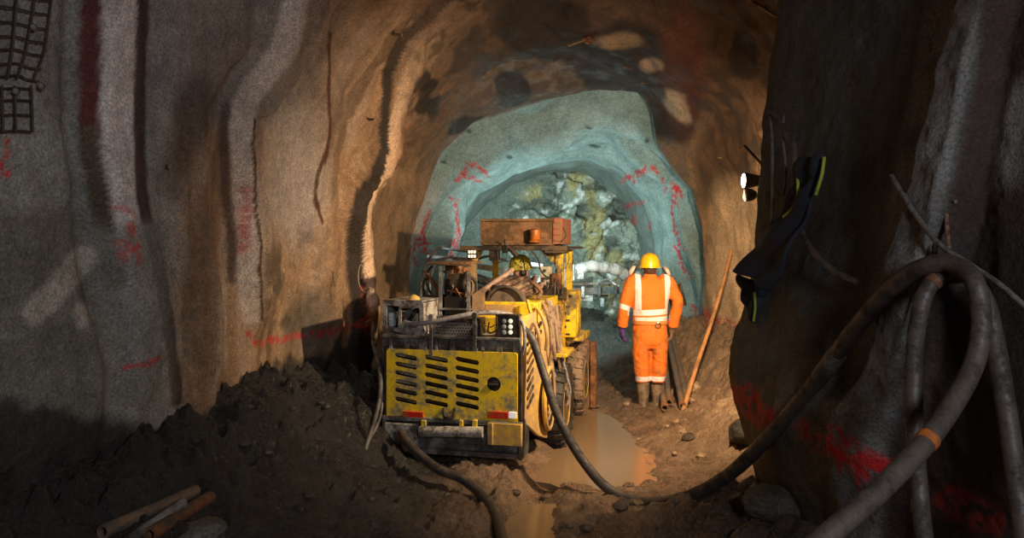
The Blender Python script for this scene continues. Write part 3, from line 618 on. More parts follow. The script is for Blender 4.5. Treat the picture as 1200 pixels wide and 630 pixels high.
md = MB(); bpx(md, 521, 531, 311, 328, .8, .12); bpx(md, 533, 545, 313, 324, .82, .14); md.cyl(ml(538,312,.75), ml(540,350,.7), .03, 14); md.cyl(ml(530,316,.7), ml(524,346,.62), .018, 12); md.build('valve_block', RUSTM, MC, .01)
for (p_, q_, r0) in (((530,326,.58),(538,352,.5),.012),((534,338,.5),(544,358,.42),.01),((541,315,.6),(553,330,.62),.009),((499,318,.8),(516,342,.6),.014),((524,340,.5),(546,345,.5),.01)):
    s_ = MB(); s_.cyl(ml(*p_), ml(*q_), r0, 10); s_.build('control_rod', RUSTM, MC)
for pts, r0, mt in (([(500,322,.9),(496,335,.8),(500,352,.7),(510,366,.6)],.014,RUB),([(506,312,1.),(501,320,.9),(503,340,.8),(517,356,.6)],.012,RUB),([(546,322,.7),(556,328,.7),(558,340,.65),(552,350,.6)],.016,RUB),([(520,318,.7),(528,322,.6),(530,340,.5),(522,352,.5)],.011,HOSEB),([(505,330,.8),(512,338,.7),(509,352,.6),(514,362,.5)],.010,MUDR),([(540,328,.55),(549,336,.5),(545,349,.45),(551,360,.4)],.010,MUDR)):
    h_ = MB(); h_.tube(catmull([ml(*p) for p in pts], 8), r0, 9); h_.build('hydraulic_hose', mt, MC)
wd = MB(); wd.poly([ml(553,345,.45), ml(567,336,.5), ml(567,360,.45), ml(561,372,.4), ml(553,366,.4)], (0,.05,0)); wd.build('folded_plate', surf('tan_plate',(.22,.13,.06),(.08,.05,.03),.4), MC, .003)
# --- hood, drum and side bodywork
hd = MB(); a = ml(611, 349, .9); hd.bb(-.1, .60, .55, 2.2, 1.30, 1.40); hd.bb(-.12, .61, .5, .56, 1.26, 1.415); hd.bb(-.1,.55,.3,.9,1.05,1.3)
hd.build('hood', YEL, MC, .012)
hw = MB(); p = ml(613,357,.49); hw.bb(.16, .44, .492, .50, 1.30, 1.39); hw.build('hood_window', YELM, MC, .003)
hd = MB(); hd.poly([(.607,.0,1.33),(.607,.0,.48),(.66,.45,.25),(.70,.62,.19),(.73,.80,.45),(.70,.95,.80),(.66,.9,1.34)], (-.03,0,0)); 
hd.build('side_cover', YELM, MC, .006, label='orange-lit yellow side cover with slanted slots')
for i in range(9):
    for j in range(2):
        y0 = .12+j*.26; z0 = 1.16-i*.075-j*.01; t = (y0)/.9
        s_ = MB(); s_.bar((.613+.045*t+.004, y0, z0), (.613+.07*t+.012+.008, y0+.16, z0+.085), .016, .030, up=(0,0,1)); s_.build('cover_slot', HAZ, MC)
rg_ = MB(); pts = [(.72+.006*math.cos(a_), .62+.20*math.cos(a_)*1., .55+.27*math.sin(a_)) for a_ in [2*math.pi*k/28 for k in range(29)]]; rg_.tube(pts, .022, 8); rg_.build('guard_ring', YELM, MC)
gl = MB(); gl.poly([(.725,.44+.0,.55)]+[(.728,.62+.17*math.cos(2*math.pi*k/20), .55+.24*math.sin(2*math.pi*k/20)) for k in range(21)][0:20], (.004,0,0)) if False else None
gg = MB(); gg.poly([(.712,.62+.18*math.cos(2*math.pi*k/24), .55+.25*math.sin(2*math.pi*k/24)) for k in range(24)], (.02,0,0)); gg.build('ring_recess', BLK, MC)
for k in range(7):
    q_ = MB(); zz = .38+k*.055; q_.bar((.735,.50,zz), (.735,.62,zz+.05), .012, .02); q_.build('recess_slot', YELM, MC)
def wheel(ly, rad, lx0, lx1, mats):
    wmb = MB(); c0 = Vector(((lx0+lx1)/2, ly, rad-.03)); w_ = (lx1-lx0)/2
    prof = [(.52*rad,-w_*.8),(.80*rad,-w_),(.95*rad,-w_*.9),(rad*.99,-w_*.6),(rad*.99,w_*.6),(.95*rad,w_*.9),(.80*rad,w_),(.52*rad,w_*.8)]
    MX = Matrix(((0,0,1),(0,1,0),(-1,0,0)))
    wmb.lathe(prof, c0, 'X', 44, MX)
    for k in range(22):
        a_ = 2*math.pi*k/22
        for s_ in (-1, 1):
            a2_ = a_+(.07 if s_ > 0 else -.07)
            pA = c0+Vector((s_*w_*.98, rad*.95*math.cos(a2_), rad*.95*math.sin(a2_))); pB = c0+Vector((s_*w_*.08, rad*1.0*math.cos(a_+.05), rad*1.0*math.sin(a_+.05)))
            wmb.bar(pA, pB, .05, .035, up=Vector((0, math.cos(a_), math.sin(a_))))
    T_ = wmb.build('wheel', mats[0], MC, 0, 30)
    r2 = MB()
    for s_ in (-1, 1): r2.lathe([(.54*rad, s_*w_*.80),(.50*rad, s_*w_*.86),(.44*rad, s_*w_*.5),(.24*rad, s_*w_*.45),(.22*rad, s_*w_*.75),(.05*rad, s_*w_*.8)], c0, 'X', 32, MX)
    r2.build('rim', mats[1], T_)
    for k in range(8):
        nb_ = MB(); a_ = 2*math.pi*k/8; cc_ = c0+Vector((w_*.5, .33*rad*math.cos(a_), .33*rad*math.sin(a_))); nb_.cyl(cc_, cc_+Vector((.02,0,0)), .014, 6); nb_.build('wheel_nut', GRIME, T_)
wheel(1.25, .40, .60, .80, (RUB, YELM)); wheel(1.25, .40, -.80, -.60, (RUB, YELM)); wheel(2.68, .41, .60, .80, (MUDR, YELM)); wheel(2.68, .41, -.80, -.60, (MUDR, YELM))
fd = MB(); fd.poly([(.56,1.0,1.05),(.56,1.0,.86),(.56,1.75,.86),(.56,1.95,.6),(.56,2.2,.6),(.56,2.2,1.3),(.56,1.0,1.3)], (.06,0,0)); fd.bb(.60,.82,1.0,1.5,.86,.90); fd.build('side_panel', YEL, MC, .008)
fd = MB(); fd.bb(.50,.74,2.15,2.55,.92,1.42); fd.bb(.52,.80,2.3,2.9,.86,.93); fd.bb(.73,.75,2.25,2.45,.98,1.38); CB = fd.build('side_cabinet', YEL, MC, .012)
for k in range(6):
    l_ = MB(); p = ml(661+(k%2)*4, 351+k*8, 2.148); l_.bb(p.x-.02, p.x+.025, 2.143, 2.15, p.z-.014, p.z+.018-.01*(k%2)); l_.build('stencil_mark', BLK, CB)
l_ = MB(); p = ml(668,347,2.14); l_.cyl(p, p+Vector((0,.02,0)), .02, 12); l_.build('cabinet_latch', BLK, CB)
ax = MB(); ax.cyl((-.6,1.25,.37), (.6,1.25,.37), .07, 16); ax.cyl((-.6,2.68,.38), (.6,2.68,.38), .07, 16); ax.build('axle', BLK, MC)
# drum guard
dm = MB(); c0 = ml(592, 358, .62); dm.lathe([(.155,-.02),(.165,0),(.165,.16),(.15,.19),(.06,.20)], c0+Vector((0,.18,0)), 'Y', 30, Matrix(((1,0,0),(0,0,-1),(0,1,0)))); dm.build('drum', surf('dusty_drum',(.06,.045,.035),(.20,.14,.09),.5,.6,.1,9,.6), MC)
dm = MB(); pts = [c0+Vector((.175*math.cos(a_), -.03, .175*math.sin(a_))) for a_ in [math.pi*k/20-.4 for k in range(25)]]; dm.tube(pts, .016, 8); dm.build('drum_hose', RUB, MC)
# --- canopy
pst = MB(); a = ml(655, 350, 2.17); pst.bb(a.x-.035, a.x+.055, 2.12, 2.22, 1.3, 1.88); P_R = pst.build('canopy_post', YEL, MC, .008)
bk = MB(); bk.poly([(a.x-.035,2.15,1.87),(a.x-.20,2.15,1.87),(a.x-.16,2.15,1.83),(a.x-.035,2.15,1.70)], (0,.05,0)); bk.build('post_bracket', YEL, P_R)
pst = MB(); a = ml(553, 345, 2.17); pst.bb(a.x-.045, a.x+.045, 2.12, 2.22, 1.3, 1.88); P_L = pst.build('canopy_post', YELM, MC, .008)
bk = MB(); bk.poly([(a.x+.045,2.15,1.87),(a.x+.13,2.15,1.87),(a.x+.045,2.15,1.72)], (0,.05,0)); bk.build('post_bracket', YEL, P_L)
for lx in (-.434,.50):
    pst = MB(); pst.bb(lx-.04, lx+.04, 3.2, 3.28, .9, 1.88); pst.build('canopy_post', YEL, MC, .008)
cn = MB(); a = ml(545, 287, 2.1); b = ml(664, 287, 2.1); cn.bb(a.x, b.x, 2.0, 3.4, 1.885, 1.915); cn.bb(a.x-.02, b.x+.02, 1.98, 2.03, 1.87, 1.92); cn.bb(ml(640,0,2.1).x, b.x-.01, 2.0, 2.3, 1.84, 1.888); CAN = cn.build('canopy_roof', surf('canopy_dark',(.035,.03,.025),(.16,.10,.05),.45,.5,.2), MC, .004)
# rusty tray box on the canopy
a = ml(565, 286, 2.12); b = ml(648, 256.5, 2.12); c = ml(658, 256, 2.12)
bx = MB(); bx.bb(a.x, b.x+.02, 2.12, 2.14, a.z-.01, b.z); bx.bb(a.x, a.x+.02, 2.12, 2.75, a.z-.01, b.z); bx.bb(a.x, b.x+.02, 2.73, 2.75, a.z-.01, b.z); bx.bb(a.x, b.x, 2.12, 2.75, a.z-.02, a.z)
bx.bb(a.x-.008, b.x+.02, 2.07, 2.14, b.z-.022, b.z+.006); bx.bb(a.x-.01, a.x+.03, 2.08, 2.14, a.z, b.z); bx.bb(a.x, b.x, 2.08, 2.14, a.z-.01, a.z+.016); BOX = bx.build('roof_box', RUSTB, MC, .004, label='rusty brown open box on the canopy roof')
bx = MB(); bx.bb(b.x, c.x+.01, 2.105, 2.75, a.z, b.z+.012); 
for i in range(4): bx.bb(b.x+.015, c.x-.005, 2.09, 2.11, a.z+.03+i*.065, a.z+.055+i*.065)
bx.build('box_end', surf('pink_rust',(.42,.12,.08),(.30,.17,.08),.5,.6,.1,8,.6), BOX, .006)
be = MB(); c0 = ml(627, 284, 2.04); be.lathe([(.066,0),(.07,.02),(.05,.03),(.056,.04),(.056,.11),(.062,.115),(.06,.135),(.03,.15),(.004,.153)], c0, 'Z', 26); be.build('warning_beacon', ORL, MC, label='round amber warning beacon')
bl = MB(); c0 = ml(592, 286, 2.0); bl.bb(c0.x-.03, c0.x+.03, 1.97, 2.03, c0.z-.10, c0.z-.01); bl.cyl(c0-Vector((0,0,.02)), c0+Vector((0,0,.05)), .014, 10); bl.cyl(ml(598,291,1.97), ml(606,300,1.96), .03, 12); bl.build('camera_bracket', BLK, MC, .005)
bl = MB(); a = ml(573, 305, 2.0); b = ml(584, 293, 2.0); bl.bb(a.x, b.x, 2.0, 2.08, a.z, b.z); bl.cyl(ml(578,293,2.04), ml(578,288,2.04), .015, 8); bl.build('canopy_speaker', BLK, MC, .008)
a = ml(547, 303, 1.98); b = ml(559, 292, 1.98)
bl = MB(); bl.bb(a.x, b.x, 1.98, 2.04, a.z, b.z); CL = bl.build('canopy_light', BLK, MC, .006)
for i in range(2):
    for j in range(3):
        l_ = MB(); p = ml(549.8+j*3.2, 295+i*5, 1.975); l_.box(p, (.026,.008,.034)); l_.build('led', emis('led_dim', (.9,.85,.7), .7), CL, .004)
for pts, r0 in (([(584,300,2.05),(590,306,2.),(594,300,2.),(592,289,2.)],.004),([(575,305,2.05),(580,309,2.),(588,306,2.)],.004),([(620,291,2.),(630,303,1.95),(634,317,1.9),(642,325,1.95),(650,323,2.0),(653,315,2.1)],.009),([(662,291,2.2),(667,300,2.1),(664,312,2.1),(658,315,2.15)],.004),([(632,288,2.),(636,296,1.95),(640,302,2.)],.006),([(657,284,2.1),(663,276,2.05),(660,266,2.1)],.004)):
    h_ = MB(); h_.tube(catmull([ml(*p) for p in pts], 8), r0, 7); h_.build('canopy_wire', RUB, MC)
# --- operator console right of the seat
cs = MB(); a = ml(633, 347, 2.0); b = ml(645, 312, 2.0); cs.bb(a.x, b.x, 2.0, 2.1, a.z, b.z); CSO = cs.build('control_panel', CREAM, MC, .008)
cs = MB(); cs.cyl(ml(638,317,1.99), ml(638,317,2.0), .018, 14); cs.build('gauge', BLK, CSO)
cs = MB(); bpx(cs, 633, 660, 338, 351, 1.8, .25); cs.build('lever_base', BLK, MC, .01)
for i, px_ in enumerate((636,641,646,650,654,658)):
    l_ = MB(); p = ml(px_, 345, 1.85-.02*i); q = ml(px_-.5+i%2, 329+3*(i%3), 1.82); l_.cyl(p, q, .008, 8); l_.ell(q, (.016,.016,.022), 10); l_.build('lever', BLK, MC)
cs = MB(); bpx(cs, 646, 657, 320, 340, 1.95, .1); cs.build('valve_bank', RUSTM, MC, .01)
# --- hoses and cables down the right side
sets = [([(628,360,.5),(636,372,.45),(641,392,.4),(640,410,.45)],.017,YELM),([(633,352,.9),(643,372,.9),(648,400,.85),(650,420,.9)],.018,MUDR),([(640,350,1.1),(649,372,1.05),(653,398,1.0),(655,425,1.05),(661,452,1.1),(667,466,1.15)],.017,MUDR),
 ([(645,352,1.3),(652,380,1.2),(657,410,1.15),(664,440,1.15),(668,458,1.2),(664,474,1.2),(656,470,1.15)],.014,HOSEG),([(649,360,1.5),(655,385,1.4),(659,420,1.35),(666,450,1.3),(664,468,1.25),(656,462,1.2),(652,440,1.15)],.013,HOSEG),
 ([(643,395,.95),(646,420,.95),(652,448,1.0),(658,470,1.05),(654,480,1.05),(648,462,1.0),(645,440,1.0)],.013,HOSEG),([(637,356,.7),(644,380,.7),(646,405,.7),(643,430,.75)],.015,MUDR),([(655,358,1.6),(657,380,1.55),(655,400,1.45),(658,425,1.4)],.014,HOSEB),
 ([(618,352,.45),(622,366,.42),(631,390,.36),(634,410,.40)],.016,YELM),([(607,372,.02),(613,380,-.02),(615,400,-.02),(612,415,.02)],.014,HOSEG)]
for pts, r0, mt in sets:
    h_ = MB(); dy = Vector((.10,0,0)) if pts[0][2] > .6 else Vector((.05,0,0)); h_.tube(catmull([ml(*p)+0*dy for p in pts], 8), r0, 9); h_.build('side_hose', mt, MC)
bd = MB()
for k in range(5):
    r0 = .012; bd.tube(catmull([ml(643+k*2.2,358,1.0+k*.06), ml(645+k*2.4,385,.95+k*.05), ml(648+k*2,410+k,.9+k*.06)], 8), .018, 8)
bd.build('cable_bundle', MUDR, MC)
# --- front stabiliser jack
a = ml(692, 400, 2.9); jk = MB(); jk.bb(a.x-.09, a.x-.02, 2.88, 2.98, ml(0,456,2.9).z, a.z+.02); jk.bb(a.x+.0, a.x+.07, 2.86, 2.96, ml(0,456,2.9).z, a.z); jk.bb(a.x-.10, a.x+.13, 2.8, 3.0, ml(0,452,2.9).z-.02, ml(0,446,2.9).z)
JK = jk.build('stabiliser_jack', RUSTM, MC, .006); jk = MB(); jk.cyl((a.x+.035, 2.92, .02), (a.x+.035, 2.92, .55), .024, 16); jk.build('jack_rod', CHROME, JK, label='bright chrome jack rod'); jk = MB(); jk.cyl((a.x+.035,2.92,-.04), (a.x+.035,2.92,.02), .09, 20); jk.build('jack_foot', BLK, JK)
jk = MB(); jk.bar((.3,2.95,.55), (a.x-.05,2.95,.6), .1, .12); jk.build('jack_arm', BLK, MC, .01)
# --- seat back, front frame and the drilling boom
st = MB(); st.bb(-.02,.34,2.35,2.43,1.0,1.42); st.bb(-.02,.34,2.4,2.8,.95,1.05); st.build('operator_seat', RUB, MC, .03)
fb = MB(); fb.bb(-.45,.45,3.3,4.0,.5,1.05); fb.bb(-.2,.2,3.9,4.3,.6,1.25); fb.build('front_body', YELM, MC, .02)
def W2(px, py, Y):                                     # picture point at world depth Y -> machine local
    p = at(px, py, Y)-Vector((O0.x, O0.y, 0)); return Vector((cY*p.x-sY*p.y, sY*p.x+cY*p.y, p.z))
ba = MB(); ba.bar(W2(640,352,10.6), W2(664,340,12.0), .2, .22); ba.bar(W2(664,338,12.0), W2(690,330,13.0), .16, .18); ba.cyl(W2(632,345,10.9), W2(668,352,12.2), .05, 14); BA = ba.build('boom_arm', SILV, MC, .01)
fe = MB(); fe.bar(W2(560,345,11.2), W2(738,339,12.4), .12, .10); fe.bar(W2(556,337,11.1), W2(737,330.5,12.3), .05, .035); fe.bar(W2(556,352,11.1), W2(712,346,12.3), .05, .03)
FE = fe.build('feed_beam', SILV, MC, .006)
for k in range(9):
    s_ = MB(); p = W2(570+k*19, 345-k*.65, 11.2+k*.13); s_.box(p+Vector((0,-.08,0)), (.05,.06,.17)); s_.build('beam_clamp', GRIME if k%3 else WHITEP, FE, .006)
s_ = MB(); p = W2(688,349,12.0); s_.box(p, (.2,.1,.09)); p = W2(706,354,12.0); s_.box(p, (.06,.08,.13)); s_.build('rock_drill', WHITEP, MC, .01)
hb = MB()                                               # segmented hose sleeve arching off the boom
arc = catmull([W2(650,331,11.4), W2(664,325,11.5), W2(685,313,11.7), W2(705,312.5,11.9), W2(724,317,12.1), W2(737,327,12.3)], 9)
hb.tube(arc, [.085+(.012 if (i//3)%2 else 0) for i in range(len(arc))], 16); hb.build('hose_sleeve', WHITEP, MC, label='pale segmented hose sleeve arching over the boom')
for k in range(5):
    h_ = MB(); o_ = k*4
    h_.tube(catmull([W2(560,322+o_,11.0), W2(590,330+o_*.9,11.2), W2(620,322+o_*.8,11.3), W2(650,326+o_,11.4)], 8), .022, 8); h_.build('boom_hose', (SILV, WHITEP, GRIME)[k%3], MC)
s_ = MB(); s_.box(W2(665,319,11.3), (.20,.12,.24)); s_.build('junction_box', WHITEP, MC, .012)
for q_, z_ in ((W2(654,338,11.2), (.24,.12,.22)), (W2(680,323,11.6), (.12,.1,.1))): s_ = MB(); s_.box(q_, z_); s_.build('valve_cover', WHITEP, MC, .012)
for (x0,y0,x1,y1,w_,h2,mt) in ((500,300,560,305,.06,.05,SILV),(505,294,520,289,.05,.05,SILV),(515,290,562,297,.05,.03,SILV),(560,312,600,318,.1,.08,WHITEP),(562,330,600,324,.08,.05,SILV),(600,306,636,311,.05,.05,SILV),(598,333,640,330,.1,.10,WHITEP),(660,308,664,336,.05,.05,SILV)):
    s_ = MB(); s_.bar(W2(x0,y0,10.9), W2(x1,y1,11.0), w_, h2); s_.build('boom_bar', mt, MC, .005)
for pts in ([(498,340,10.6),(497,318,10.7),(503,303,10.8),(514,291,10.9)],[(503,345,10.6),(505,322,10.7),(512,306,10.8),(530,300,10.9)],[(493,350,10.6),(494,330,10.7),(498,312,10.8),(508,296,10.9)],[(700,332,12),(712,327,12.1),(722,334,12.1)],[(560,303,10.9),(575,300,10.9),(596,306,10.9)]):
    h_ = MB(); h_.tube(catmull([W2(*p) for p in pts], 8), .02, 8); h_.build('boom_hose', SILV, MC)
# --- chain hanging below the bumper
chn = MB(); p0 = ml(481, 531, .0)
for k in range(9):
    c0 = p0-Vector((0,0,.03*k)); e = [c0+Vector((.012*math.cos(t)*(k%2), .012*math.cos(t)*((k+1)%2), .022*math.sin(t))) for t in [2*math.pi*i/12 for i in range(13)]]; chn.tube(e, .005, 6)
chn.build('chain', RUSTM, MC)
# ================================================================== people
def seclerp(p, q, t): return Vector(p).lerp(Vector(q), t)
SKIN = surf('skin', (.55,.32,.22), (.45,.22,.15), .3, .5, 0, 12, .1)
def garment(name, base, dirt, bands=None, folds=.5, amount=.35):
    m, nt, b = new_mat(name); tc = nt.nodes.new('ShaderNodeTexCoord').outputs['Object']
    n1 = noise(nt, tc, 7, 7, .6); n2 = noise(nt, tc, 60, 3, .6)
    c = mix(nt, ramp(nt, n1, .62-.24*amount, .75-.2*amount), base, dirt)
    if bands:
        sp = nt.nodes.new('ShaderNodeSeparateXYZ'); nt.links.new(tc, sp.inputs[0]); mk = None
        for bd in bands:           # each band: (ax, lo, hi, [(axis, lo, hi) limits])
            t = None
            for axn, lo, hi, sl in bd:
                src = sp.outputs[axn]
                if sl: src = mth(nt, 'ADD', src, mth(nt, 'MULTIPLY', sp.outputs[0], sl))
                k = mth(nt, 'MULTIPLY', mth(nt, 'GREATER_THAN', src, lo), mth(nt, 'LESS_THAN', src, hi))
                t = k if t is None else mth(nt, 'MULTIPLY', t, k)
            mk = t if mk is None else mth(nt, 'MAXIMUM', mk, t)
        c = mix(nt, mk, c, mix(nt, ramp(nt, n1, .5, .75), (.80,.74,.72), (.5,.36,.26)))
        nt.links.new(mth(nt, 'SUBTRACT', .8, mth(nt, 'MULTIPLY', mk, .35)), b.inputs['Roughness'])
    else: b.inputs['Roughness'].default_value = .8
    nt.links.new(c, b.inputs['Base Color'])
    w = noise(nt, tc, 14, 4, .55); bump(nt, b, mth(nt, 'ADD', w, mth(nt, 'MULTIPLY', n2, .15)), folds, .03)
    return m
def hand(mb, wrist, d, palm_n, thumb_dir, s=1.0, inf=0.0, curl=.5):
    """palm and five bent fingers; d points along the hand, palm_n out of the palm"""
    d = Vector(d).normalized(); n = Vector(palm_n); n = (n-d*n.dot(d)).normalized(); t = Vector(thumb_dir); t = (t-d*t.dot(d)-n*t.dot(n)).normalized(); w = Vector(wrist)
    L = .095*s
    secs = [(w+d*0, .030*s+inf, .022*s+inf, t, n), (w+d*L*.35, .040*s+inf, .018*s+inf, t, n), (w+d*L*.75, .043*s+inf, .016*s+inf, t, n), (w+d*L, .041*s+inf, .013*s+inf, t, n)]
    mb.loft(secs, 14)
    for i, (off, ln) in enumerate(((.031,.074),(.010,.082),(-.012,.076),(-.032,.060))):
        b = w+d*(L*.93)+t*off*s; p = [b]; a = .15+curl*.5
        for k, f in enumerate((.45,.32,.23)):
            a += curl*(.15 if k == 0 else .75); p.append(p[-1]+(d*math.cos(a)+n*math.sin(a))*ln*s*f)
        mb.tube(catmull(p, 4), [(.0095-.0022*j/12)*s+inf for j in range(13)], 9); mb.ell(p[-1], ((.0078*s+inf),)*3, 8)
    b = w+d*L*.25+t*.030*s; p = [b, b+(t*.6+d*.7+n*.15).normalized()*.042*s, b+(t*.6+d*.7+n*.15).normalized()*.042*s+(t*.15+d*.9+n*.45).normalized()*.032*s, ]
    p.append(p[-1]+(d*.9+n*.6-t*.1).normalized()*.026*s); mb.tube(catmull(p, 4), [(.0135-.004*j/12)*s+inf for j in range(13)], 9); mb.ell(p[-1], ((.0095*s+inf),)*3, 8)
def helmet(parent, c, yaw, mat, tilt=0, s=1.0):
    M = Matrix.Rotation(yaw, 3, 'Z') @ Matrix.Rotation(tilt, 3, 'X'); hm = MB(); c = Vector(c)
    prof = [(.001,.155),(.04,.151),(.08,.135),(.107,.105),(.122,.06),(.128,.015),(.130,-.002),(.148,-.008),(.149,-.014),(.126,-.010)]
    vs = []; seg = 40
    for r, z in prof:
        for k in range(seg):
            a = 2*math.pi*k/seg; rr = r*s
            ex = 1.0
            if r > .14: ex = 1+.22*max(0, math.sin(a))**2            # peak over the face (+y)
            v_ = Vector((rr*math.cos(a)*.92*ex, rr*math.sin(a)*1.08*ex, z*s)); ridge_ = .007*s*math.exp(-(v_.x/.012)**2) if r < .11 else 0; v_.z += ridge_
            vs.append(c+M@v_)
    fs = [(i*seg+k, i*seg+(k+1)%seg, (i+1)*seg+(k+1)%seg, (i+1)*seg+k) for i in range(len(prof)-1) for k in range(seg)]+[tuple(range(seg))[::-1]]
    hm.add(vs, fs); o = hm.build('helmet', mat, parent, 0, 50); q = o.modifiers.new('s', 'SOLIDIFY'); q.thickness = .003
    return o, M
def head(mb, c, yaw, s=1.0):
    """skull, jaw, nose, ears; face to +y before yaw"""
    M = Matrix.Rotation(yaw, 3, 'Z'); V = lambda *a: Vector(c)+M@(Vector(a)*s)
    secs = []
    for z, rx, ry, oy in ((-.118,.030,.034,.045),(-.10,.050,.060,.030),(-.07,.060,.080,.012),(-.03,.068,.090,.006),(.02,.074,.097,0),(.06,.072,.094,-.004),(.09,.058,.075,-.006),(.11,.03,.04,-.006)):
        secs.append((V(0,oy,z), rx*s, ry*s, M@Vector((1,0,0)), M@Vector((0,1,0))))
    mb.loft(secs, 20); mb.ell(V(0,.100,-.022), (.013*s,.020*s,.024*s), 10, M); mb.ell(V(0,.092,.012), (.03*s,.012*s,.01*s), 10, M)
    mb.ell(V(0,.088,-.066), (.024*s,.010*s,.010*s), 10, M); mb.ell(V(0,.072,-.104), (.022*s,.02*s,.014*s), 10, M)
    for q in (-1,1): mb.ell(V(q*.076,-.008,-.01), (.009*s,.020*s,.032*s), 10, M)
# ---- standing worker seen from behind
WX, WY = 1.60, 8.90
WZ = 0.0
def wp(px, py, dy=0): return Vector(((px-762)/101.1, dy, (483-py)/101.1))
WK = empty('person', (WX, WY, WZ), 0, label='standing person in orange reflective workwear and yellow helmet seen from behind', cat='person')
LS, LE, LW = wp(740,331), wp(732.5,360,.03), wp(731,386,.10)       # shoulder, elbow, wrist of each arm
RS, RE, RW = wp(784,331), wp(795,356,.03), wp(790,387,.11)
bd = MB(); head(bd, (.0, .03, 1.655), R(-6)); bd.loft([((0,.0,1.46),.07,.06),((0,.01,1.52),.056,.056),((0,.02,1.58),.054,.056)], 18)
bd.loft([((0,0,.92),.15,.10),((0,0,1.0),.16,.11),((0,0,1.12),.14,.10),((0,0,1.3),.17,.11),((0,0,1.42),.18,.09),((0,0,1.48),.09,.07)], 20)
for S_, E_, W_, sd in ((LS,LE,LW,-1),(RS,RE,RW,1)):
    bd.tube([S_-Vector((sd*.06,0,0)), S_, S_.lerp(E_,.5), E_, E_.lerp(W_,.4), W_], [.045,.052,.046,.038,.038,.026], 14)
    hand(bd, W_, (W_-E_)*.6+Vector((0,.0,-.15)), (-sd,.25,0), (0,1,0), .95)
for sd in (-1,1): bd.tube([(sd*.08,0,.98),(sd*.085,0,.85),(sd*.09,.01,.5),(sd*.085,.012,.3),(sd*.082,(.03 if sd > 0 else 0),.08)], [.10,.092,.058,.042,.034], 16); bd.ell((sd*.088,.08+(.02 if sd > 0 else 0),.05), (.036,.11,.03), 14)
bd.build('body', SKIN, WK, remesh=.009, smi=3)
hr = MB(); hr.loft([((0,.02,1.57),.050,.055),((0,.005,1.60),.066,.075),((0,.0,1.65),.079,.096),((0,.0,1.70),.08,.10)], 18); hr.build('hair', surf('brown_hair',(.09,.04,.025),(.04,.02,.01),.4,.7,0,30,.5), WK, remesh=.008, smi=3)
zb = lambda py: (483-py)/101.1
OR = (.80,.175,.012)
jb = [[(2, zb(369), zb(362.5), -.05),(0,-.26,.24,0)], [(2, zb(377.5), zb(371), -.05),(0,-.185,.24,0)],
      [(0, (743.5-762)/101.1, (750-762)/101.1, 0),(2, zb(363), 1.62, 0)], [(0, (777.5-762)/101.1, (784-762)/101.1, 0),(2, zb(363), 1.60, 0)],
      [(2, zb(374), zb(368), .35),(0, -.40, -.21, 0)]]
JACK = garment('orange_jacket', OR, (.50,.13,.03), jb, .6)
jk = MB(); jk.loft([((0,.0,1.03),.185,.135),((0,0,1.07),.20,.145),((0,.0,1.15),.20,.15),((0,0,1.27),.212,.155),((0,0,1.38),.222,.15),((0,0,1.46),.215,.13),((0,.0,1.51),.165,.105),((0,.01,1.56),.085,.08),((0,.015,1.595),.07,.07)], 32)
jk.loft([((0,.01,1.54),.080,.078),((0,.01,1.60),.074,.072)], 20)
for S_, E_, W_, sd in ((LS,LE,LW,-1),(RS,RE,RW,1)):
    jk.tube(catmull([S_-Vector((sd*.10,0,0)), S_+Vector((-sd*.02,0,.0)), S_.lerp(E_,.45), E_, E_.lerp(W_,.5), E_.lerp(W_,.92)], 5), [.085,.088,.088,.088,.086,.084,.082,.080,.078,.076,.075,.073,.072,.070,.069,.068,.068,.067,.066,.065,.065,.064,.064,.064,.064,.064], 20)
jk.build('jacket', JACK, WK, remesh=.011, smi=8, disp=(.10,.020))
tb = [[(2, zb(446), zb(440.5), 0)]]
TR = garment('orange_trousers', (.76,.175,.012), (.45,.14,.035), tb, .9, .45)
tr = MB(); tr.loft([((0,0,1.06),.175,.125),((0,0,1.0),.195,.14),((0,-.005,.9),.205,.155),((0,0,.80),.205,.15),((0,0,.74),.20,.13)], 28)
for sd in (-1,1): tr.loft([((sd*.098,0,.84),.102,.13),((sd*.10,0,.70),.104,.125),((sd*.098,.0,.58),.097,.11),((sd*.093,-.005,.48),.094,.105),((sd*.088,-.005,.40),.088,.10),((sd*.086,-.005,.345),.083,.095)], 22)
tr.build('trousers', TR, WK, remesh=.011, smi=7, disp=(.09,.028))
bt = garment('orange_belt', (.62,.22,.05), (.3,.15,.06), None, .3)
bl = MB(); bl.loft([((0,0,1.018),.203,.152),((0,0,1.06),.206,.155)], 36); BL = bl.build('belt', bt, WK, .004)
rg = MB(); c0 = wp(768.5, 380, -.165); rg.tube([c0+Vector((.032*math.cos(a), -.006*math.sin(a), .03*math.sin(a))) for a in [2*math.pi*k/20 for k in range(21)]], .006, 8); rg.build('belt_ring', CHROME, BL)
BOOT = surf('muddy_boot', (.10,.07,.05), (.26,.18,.11), .5, .6, 0, 10, .6)
